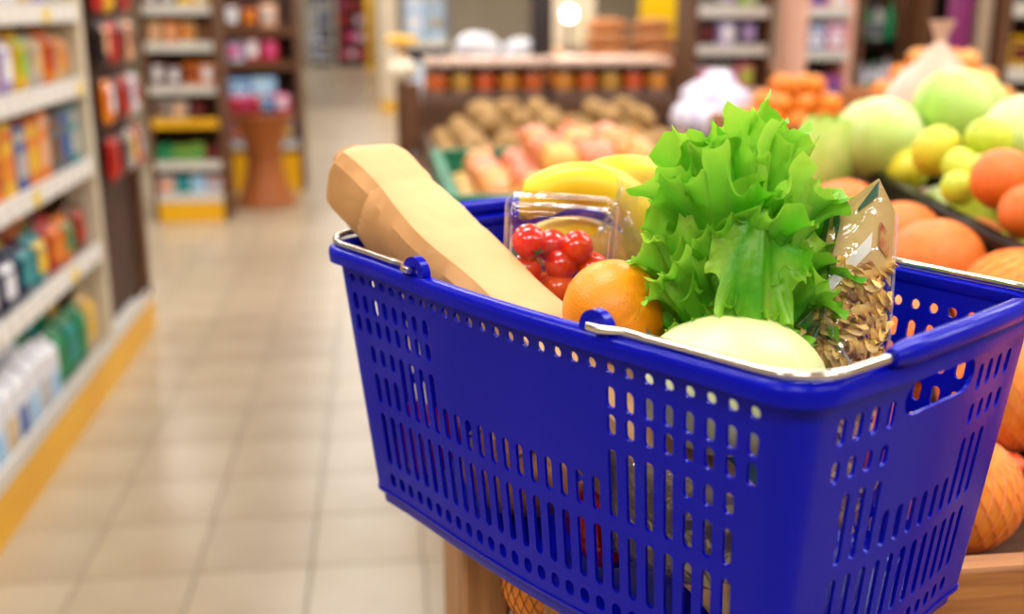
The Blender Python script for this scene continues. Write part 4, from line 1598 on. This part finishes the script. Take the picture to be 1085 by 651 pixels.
# brown end rack with hanging red packets
er = thing('end_rack', 'dark brown end rack with hanging packets past the cream upright', 'rack', W(GU, 4.30, 0), TH)
MB().box(-.06, -.02, .02, .70, .21, 1.9, ch=.003).build('backboard', pm('rack_brown', '4a2a1c', .6, col2='3a1e14', scale=4), er)
MB().box(-.06, .012, .62, .70, .17, .90, ch=.003).build('front_post', M_DWOOD, er)
for z in (.78, 1.0, 1.22, 1.42):
    for y in (.12, .27, .42, .57):
        MB().tube([(-.02, y, z + .165), (.07, y, z + .165), (.075, y, z + .172)], .003, 6).build('hook', M_CHROME, er)
cyc = ['red', 'maroon', 'silver', 'red', 'orange', 'maroon', 'red', 'white', 'dark', 'red', 'maroon', 'peach', 'red', 'yellow', 'maroon', 'red']
q = 0
for zi, z in enumerate((.78, 1.0, 1.22, 1.42)):
    for yi, y in enumerate((.12, .27, .42, .57)):
        product('bag', .12, .05, .17, cyc[q], cyc[(q * 5 + 3) % 16], W(GU + .03, 4.30 + y, z), TH + PI / 2, '%s packet hanging %s from the upright in the %s row of the end rack' % (cyc[q], ORD[yi], ['lowest', 'second', 'third', 'top'][zi]), 'packets hanging on the end rack')
        q += 1


# ------------------------------------------------------------------ free-standing shelf units facing the camera
def unit(name, label, u0, u1, w, depth, rails, goods, side=M_DWOOD, back=M_BACK, h=1.9, base=None, seed=1, rail_h=.06, gname=''):
    t = thing(name, label, 'shelf', W(u0, w, 0), TH)
    X = u1 - u0
    rd_ = random.Random(seed)
    MB().box(0, .03, .0, depth, 0, h, ch=.003).build('side_panel', side, t)
    MB().box(X - .03, X, 0, depth, 0, h, ch=.003).build('side_panel', side, t)
    MB().box(.031, X - .031, depth - .02, depth, 0, h).build('back_panel', back, t)
    if base:
        MB().box(.031, X - .031, .005, depth - .021, 0, base[0], ch=.003).build('base', base[1], t)
    for q, (z, mt) in enumerate(rails):
        s_ = MB().box(.031, X - .031, .02, depth - .021, z, z + .02).build('shelf', M_SHELF, t)
        MB().box(.031, X - .031, .006, .019, z - .02, z - .02 + rail_h, ch=.002).build('price_rail', mt, t)
        kind, w_, d_, h_, cols_ = goods[q]
        x = .035 + w_ / 2 + .004
        nn = 0
        while x + w_ / 2 < X - .032:
            c1, c2 = rd_.choice(cols_), rd_.choice(cols_ + ['white'])
            product(kind, w_, d_, h_ * rd_.uniform(.85, 1.02), c1, c2, W(u0, w, 0) + Matrix.Rotation(TH, 4, 'Z') @ Vector((x, .035 + d_ / 2, z + .0205)), TH,
                    '%s %s, %s from left on the %s level of the %s' % (CN.get(c1, c1), KW[kind], ORD[min(nn, 19)], ORD[q], gname), 'goods in the ' + gname)
            x += w_ + .008
            nn += 1
    return t


BR = ['brown', 'beige', 'orange', 'peach', 'maroon', 'brown']
unit('shelf_unit', 'narrow white railed shelf unit with a yellow base left of the wicker stand', -1.56, -1.06, 7.60, .40,
     [(.16, M_SHELF), (.38, M_SHELF), (.665, M_YEL), (.89, M_SHELF), (1.17, M_SHELF), (1.41, M_SHELF)],
     [('box', .10, .1, .14, ['sky', 'white', 'orange', 'teal']), ('box', .10, .1, .13, ['lime', 'maroon', 'green', 'brown']), ('bag', .11, .09, .15, ['brown', 'maroon', 'silver', 'peach']),
      ('bag', .10, .09, .17, BR), ('bag', .10, .09, .17, BR), ('bag', .10, .09, .17, ['yellow', 'brown'])], base=(.135, M_YEL), seed=4, gname='wicker side shelves')

# wicker pedestal: turns of cane wound round an hourglass
wk = thing('wicker_stand', 'hourglass shaped woven wicker stand in the aisle', 'stand', W(-.87, 8.27, 0), TH)
cane = pm('wicker_cane', 'b8682a', .55, col2='9c5420', scale=50, rnd=.08)


def wr(z):
    t = z / .68
    return .128 + (.110 * ((t - .55) / .45) ** 1.4 if t > .55 else .105 * ((.55 - t) / .55) ** 1.7)


prof = []
for k in range(69):
    z = .01 * k
    prof.append((wr(z) * (.965 + .02 * (k % 2)), z))
MB().lathe(prof, 40, fn=lambda a, z: 1 + .012 * math.sin(20 * a + (PI if int(z * 100) % 2 else 0))).build('woven_body', cane, wk)
ringm = [MB().tube([(r_ * math.cos(a * PI / 16), r_ * math.sin(a * PI / 16), z) for a in range(32)], .012, 6, closed=True) for r_, z in ((wr(.67), .672), (wr(.012), .014), (wr(.36) + .004, .36))]
for m in ringm:
    m.build('cane_ring', cane, wk)
MB().lathe([(.225, .66), (.23, .672), (.0, .675)], 30).build('top_plate', cane, wk)
q = 0
for k, (x, y, c1, c2) in enumerate([(-.16, -.09, 'pink', 'red'), (-.05, -.14, 'red', 'pink'), (.06, -.13, 'blue', 'sky'), (.16, -.06, 'pink', 'white'), (-.10, .03, 'lilac', 'pink'), (.02, .0, 'red', 'yellow'), (.12, .06, 'pink', 'blue'), (-.02, .13, 'sky', 'pink')]):
    product('bag', .11, .07, .13, c1, c2, W(-.87 + x, 8.27 + y, .685), TH + random.uniform(-.5, .5), '%s packet, %s in the ring of packets on the wicker stand' % (c1, ORD[k]), 'packets on the wicker stand')

unit('packet_rack', 'open brown rack full of coloured packets behind the wicker stand', -1.22, -.62, 8.85, .40, [(.36, M_SHELF), (.70, M_DWOOD), (.98, M_DWOOD), (1.24, M_DWOOD)],
     [('box', .16, .12, .22, ['yellow', 'blue', 'orange']), ('box', .18, .12, .20, ['blue', 'navy', 'pink', 'sky']), ('bag', .13, .1, .2, ['pink', 'sky', 'maroon', 'peach', 'red', 'brown']), ('bag', .13, .1, .2, ['maroon', 'peach', 'orange', 'brown', 'lilac', 'silver'])],
     base=(.30, M_YEL), seed=9, gname='brown packet rack', back=pm('rack_brown', '4a2a1c'))

# ------------------------------------------------------------------ far aisle
def aisle_run(name, label, u, w0, w1, facing, zs, cols_, gname, seed, body=M_SHELF, step=.5, kick=M_YEL):
    """a long run of shelving beside the aisle; facing +1 looks to +u"""
    t = thing(name, label, 'shelf', W(u, w0, 0), TH)
    L_ = w1 - w0
    d_ = .4
    x0, x1 = (-d_, 0) if facing > 0 else (0, d_)
    MB().box(x0, x1, 0, L_, 0, .14, ch=.003).build('base', kick, t)
    bx0 = x0 if facing > 0 else x1 - .03
    MB().box(bx0, bx0 + .03, 0, L_, .141, 1.9).build('back_panel', M_BACK, t)
    MB().box(x0 + (.031 if facing > 0 else 0), x1 - (0 if facing > 0 else .031), 0, .03, .141, 1.9, ch=.003).build('end_panel', body, t)
    rd_ = random.Random(seed)
    for q, z in enumerate(zs):
        MB().box(x0 + (.031 if facing > 0 else 0), x1 - (0 if facing > 0 else .031), .031, L_, z, z + .025).build('shelf', M_SHELF, t)
        y = .06 + step / 2
        nn = 0
        while y + step / 2 < L_:
            c1, c2 = rd_.choice(cols_), rd_.choice(cols_)
            product('box', step - .04, .25, .21, c1, c2, W(u + facing * -.16, w0 + y, z + .0255), TH + (PI / 2 if facing > 0 else -PI / 2), '%s carton, %s along the %s level of the %s' % (CN.get(c1, c1), ORD[min(nn, 19)], ORD[q], gname), 'goods on the ' + gname)
            y += step
            nn += 1


aisle_run('aisle_shelving', 'far left run of shelving beyond the wicker stand', -1.62, 10.2, 20.2, 1, (.17, .5, .82, 1.12, 1.42), ['lilac', 'silver', 'peach', 'beige', 'white', 'brown', 'pink'], 'far left aisle shelving', 31, step=1.0)
aisle_run('aisle_shelving', 'far right run of shelving with cream end and yellow boxes', .02, 15.6, 24.6, -1, (.17, .5, .82, 1.12, 1.42), ['yellow', 'orange', 'yellow', 'green', 'beige', 'lime'], 'far right aisle shelving', 33, body=M_CREAM, step=.9)
tag(MB().box(0, .16, 0, .10, 0, 2.2, ch=.01).box(-.02, .18, -.02, .12, 0, .12, ch=.004).build('column', pm('yellow_paint', 'e8b000', .5), loc=W(-.25, 25.6, 0), rz=TH), 'yellow painted column at the far end of the aisle', 'column')
unit('shelf_unit', 'grey shelf unit at the far end of the aisle', -1.66, -1.05, 27.6, .5, [(.15, M_SHELF), (.55, M_SHELF), (.95, M_SHELF), (1.30, M_SHELF)], [('box', .2, .2, .3, ['grey', 'navy', 'blue', 'silver'])] * 4, seed=41, gname='grey unit closing the aisle', side=M_SHELF)
unit('shelf_unit', 'dark shelf unit with red goods at the far end of the aisle', -.98, -.28, 27.6, .5, [(.15, M_BLACK), (.55, M_BLACK), (.95, M_BLACK), (1.30, M_BLACK)], [('box', .2, .2, .22, ['red', 'maroon', 'pink'])] * 4, seed=43, gname='dark unit closing the aisle', side=M_BLACK, back=M_BLACK)

# ------------------------------------------------------------------ behind the jars
unit('glass_cabinet', 'grey metal cabinet with pale boxes behind the price sign', .12, .44, 6.6, .45, [(.5, M_SHELF), (.85, M_SHELF), (1.22, M_SHELF)], [('box', .118, .2, .25, ['silver', 'sky', 'white'])] * 3, seed=51, gname='cabinet behind the jars', side=pm('cabinet_grey', '8a8078', .4, .3), back=M_SHELF)
ct = thing('counter', 'long brown counter behind the jar trays', 'counter', W(.46, 7.2, 0), TH)
MB().box(0, 3.2, .03, .7, 0, 1.0, ch=.005).build('carcass', M_DWOODH, ct)
MB().box(-.03, 3.23, 0, .73, 1.001, 1.04, ch=.004).build('worktop', M_WOOD, ct)
for k, (x, c1, r_) in enumerate(((.20, 'white', .13), (.50, 'white', .11), (.72, 'peach', .075))):
    o = tag(MB().ell((0, 0, r_ * .86), (r_ * 1.2, r_, r_ * .9), 22, 14, fn=lambda v: 1 + .14 * fbm(v * 2.2 + Vector((k * 3, 1, 0)))).build('flour_sack', PMAT[c1], loc=W(.46 + x, 7.45, 1.041), rz=TH), '%s slumped sack, %s from the left on the counter behind the jars' % (c1, ORD[k]), 'sack', 'sacks on the counter')
dc = tag(MB().box(0, .13, 0, .13, 0, 1.9, ch=.01).box(-.03, .16, -.03, .16, 0, .1, ch=.006).build('column', pm('dark_column', '2a1c14', .5), loc=W(.97, 6.98, 0), rz=TH), 'dark brown column behind the jar trays', 'column')
tr = thing('bread_tray', 'wicker tray of brown loaves on the counter behind the jars', 'tray', W(1.36, 7.26, 1.041), TH)
MB().box(0, .70, 0, .5, 0, .02, ch=.004).build('tray_floor', cane, tr)
for b in ((0, .70, 0, .02), (0, .70, .48, .5), (0, .02, .021, .479), (.68, .70, .021, .479)):
    MB().box(*b, .021, .09, ch=.003).build('tray_wall', cane, tr)
loaf_me = MB().ell((0, 0, .05), (.15, .065, .055), 20, 12, fn=lambda v: 1 + .05 * fbm(v * 3)).mesh('loaf')
lm_ = pm('loaf_brown', 'a8602a', .6, col2='c88444', scale=18, rnd=.15)
q = 0
for L_ in range(3):
    for j in range(3 - L_):
        for i in range(2):
            o = tag(put('bread_loaf', loaf_me, lm_, loc=W(1.36 + .19 + i * .32, 7.26 + .10 + j * .145 + L_ * .07, 1.062 + L_ * .098), rz=TH), '%s brown loaf, %s layer, %s row of the wicker bread tray' % (('left', 'right')[i], ('bottom', 'middle', 'top')[L_], ('front', 'middle', 'back')[j]), 'bread', 'loaves in the bread tray')
            q += 1
sb = thing('yellow_board', 'yellow sign board standing behind the bread tray', 'sign', W(2.14, 9.0, 0), TH)
MB().box(0, .48, 0, .04, 1.16, 2.2, ch=.005).build('board', pm('board_yellow', 'f6c800', .4), sb)
MB().box(.05, .10, .0, .04, 0, 1.159).build('leg', M_SHELF, sb)
MB().box(.38, .43, .0, .04, 0, 1.159).build('leg', M_SHELF, sb)
cbd = thing('menu_board', 'pale pink board standing left of the yellow sign', 'sign', W(1.34, 9.0, 0), TH)
MB().box(0, .42, 0, .04, 1.12, 2.2, ch=.005).build('board', pm('board_pink', 'ffe6d2', .4, col2='fff0c8', scale=2), cbd)
MB().box(.05, .10, .0, .04, 0, 1.119).build('leg', M_SHELF, cbd)
MB().box(.32, .37, .0, .04, 0, 1.119).build('leg', M_SHELF, cbd)
ll = thing('reflection_globe', 'small glowing globe added for a bright reflection on the counter by the bread tray', 'lamp', W(1.26, 7.32, 1.041), TH)  # added glowing ball on a stem, stands in for a bright reflection
MB().lathe([(.06, 0), (.06, .01), (.012, .02), (.012, .31)], 16).build('stem', M_CHROME, ll)
MB().ell((0, 0, .350), .045, 18, 12).build('globe', emat('reflection_glow', 'fff4dc', 14), ll)
pl_ = thing('potted_herb', 'small dark green potted herb beside the glowing globe', 'plant', W(1.08, 7.34, 1.041), TH)
MB().lathe([(.035, 0), (.05, .07), (.048, .075), (.0, .07)], 14).build('pot', PMAT['brown'], pl_)
herb = MB()
for k in range(40):
    a, t = k * 2.4, .03 + .05 * (k % 7) / 7
    p = Vector((t * math.cos(a), t * math.sin(a), .10 + .12 * ((k * 37) % 40) / 40))
    herb.ell(p, (.022, .016, .006), 6, 4, M=None)
herb.build('foliage', pm('herb_green', '2c4a14', .5), pl_)
tag(pl_.children[-1], kind='stuff')

# right background: packet rack, pink rack, bottles, dark cabinet, posts
unit('packet_rack', 'rack of mixed packets behind the tangerine boxes', 1.84, 2.33, 6.4, .4, [(.62, M_SHELF), (.92, M_SHELF), (1.18, M_SHELF), (1.40, M_SHELF)],
     [('bag', .12, .09, .175, ['pink', 'maroon', 'silver', 'lilac', 'lime', 'dark'])] * 4, seed=61, gname='rack behind the tangerines', side=M_DWOOD)
unit('magazine_rack', 'pale pink rack of cartons behind the tangerines', 2.355, 2.655, 6.0, .4, [(.62, M_SHELF), (.90, M_SHELF), (1.17, M_SHELF), (1.40, M_SHELF)],
     [('box', .11, .1, .16, ['white', 'pink', 'blue', 'white', 'peach'])] * 4, seed=63, gname='pale carton rack', side=pm('rack_peach', 'f0b8a0', .5))
unit('bottle_shelf', 'dark shelf of bottles behind the cabbages', 2.68, 2.955, 6.0, .4, [(.55, M_BLACK), (.90, M_BLACK), (1.22, M_BLACK)],
     [('bottle', .062, .062, .25, ['grey', 'silver', 'green', 'white'])] * 3, seed=65, gname='dark bottle shelf', side=M_DWOOD, back=pm('rack_brown', '4a2a1c'))
unit('dark_cabinet', 'dark brown cabinet behind the big cabbage', 2.975, 3.42, 5.8, .5, [(.5, M_BLACK), (.95, M_BLACK)], [('box', .2, .2, .3, ['dark', 'brown', 'dark'])] * 2, seed=67, gname='dark cabinet', side=M_DWOOD, back=M_BLACK)
tag(MB().box(0, .065, 0, .10, 0, 2.1, ch=.008).box(-.012, .077, -.02, .12, 0, .08, ch=.004).build('post', pm('purple_paint', '7a1a5e', .4), loc=W(2.42, 4.45, 0), rz=TH), 'purple post beside the right hand shelf unit', 'post')
tag(MB().box(0, .065, 0, .12, 0, 2.1, ch=.008).box(-.010, .075, -.02, .14, 0, .08, ch=.004).build('post', pm('beige_paint', 'a89078', .5), loc=W(2.515, 4.46, 0), rz=TH), 'beige post between the purple post and the shelf unit', 'post')
unit('shelf_unit', 'dark wooden shelf unit with white rails at the right edge of the picture', 2.605, 3.5, 4.4, .5, [(.70, M_SHELF), (1.155, M_SHELF), (1.42, M_SHELF)],
     [('box', .2, .16, .2, ['dark', 'brown', 'dark'])] + [('bag', .15, .1, .16, ['lime', 'brown', 'dark', 'yellow', 'maroon'])] * 2, seed=69, gname='rightmost shelf unit', side=M_DWOOD)
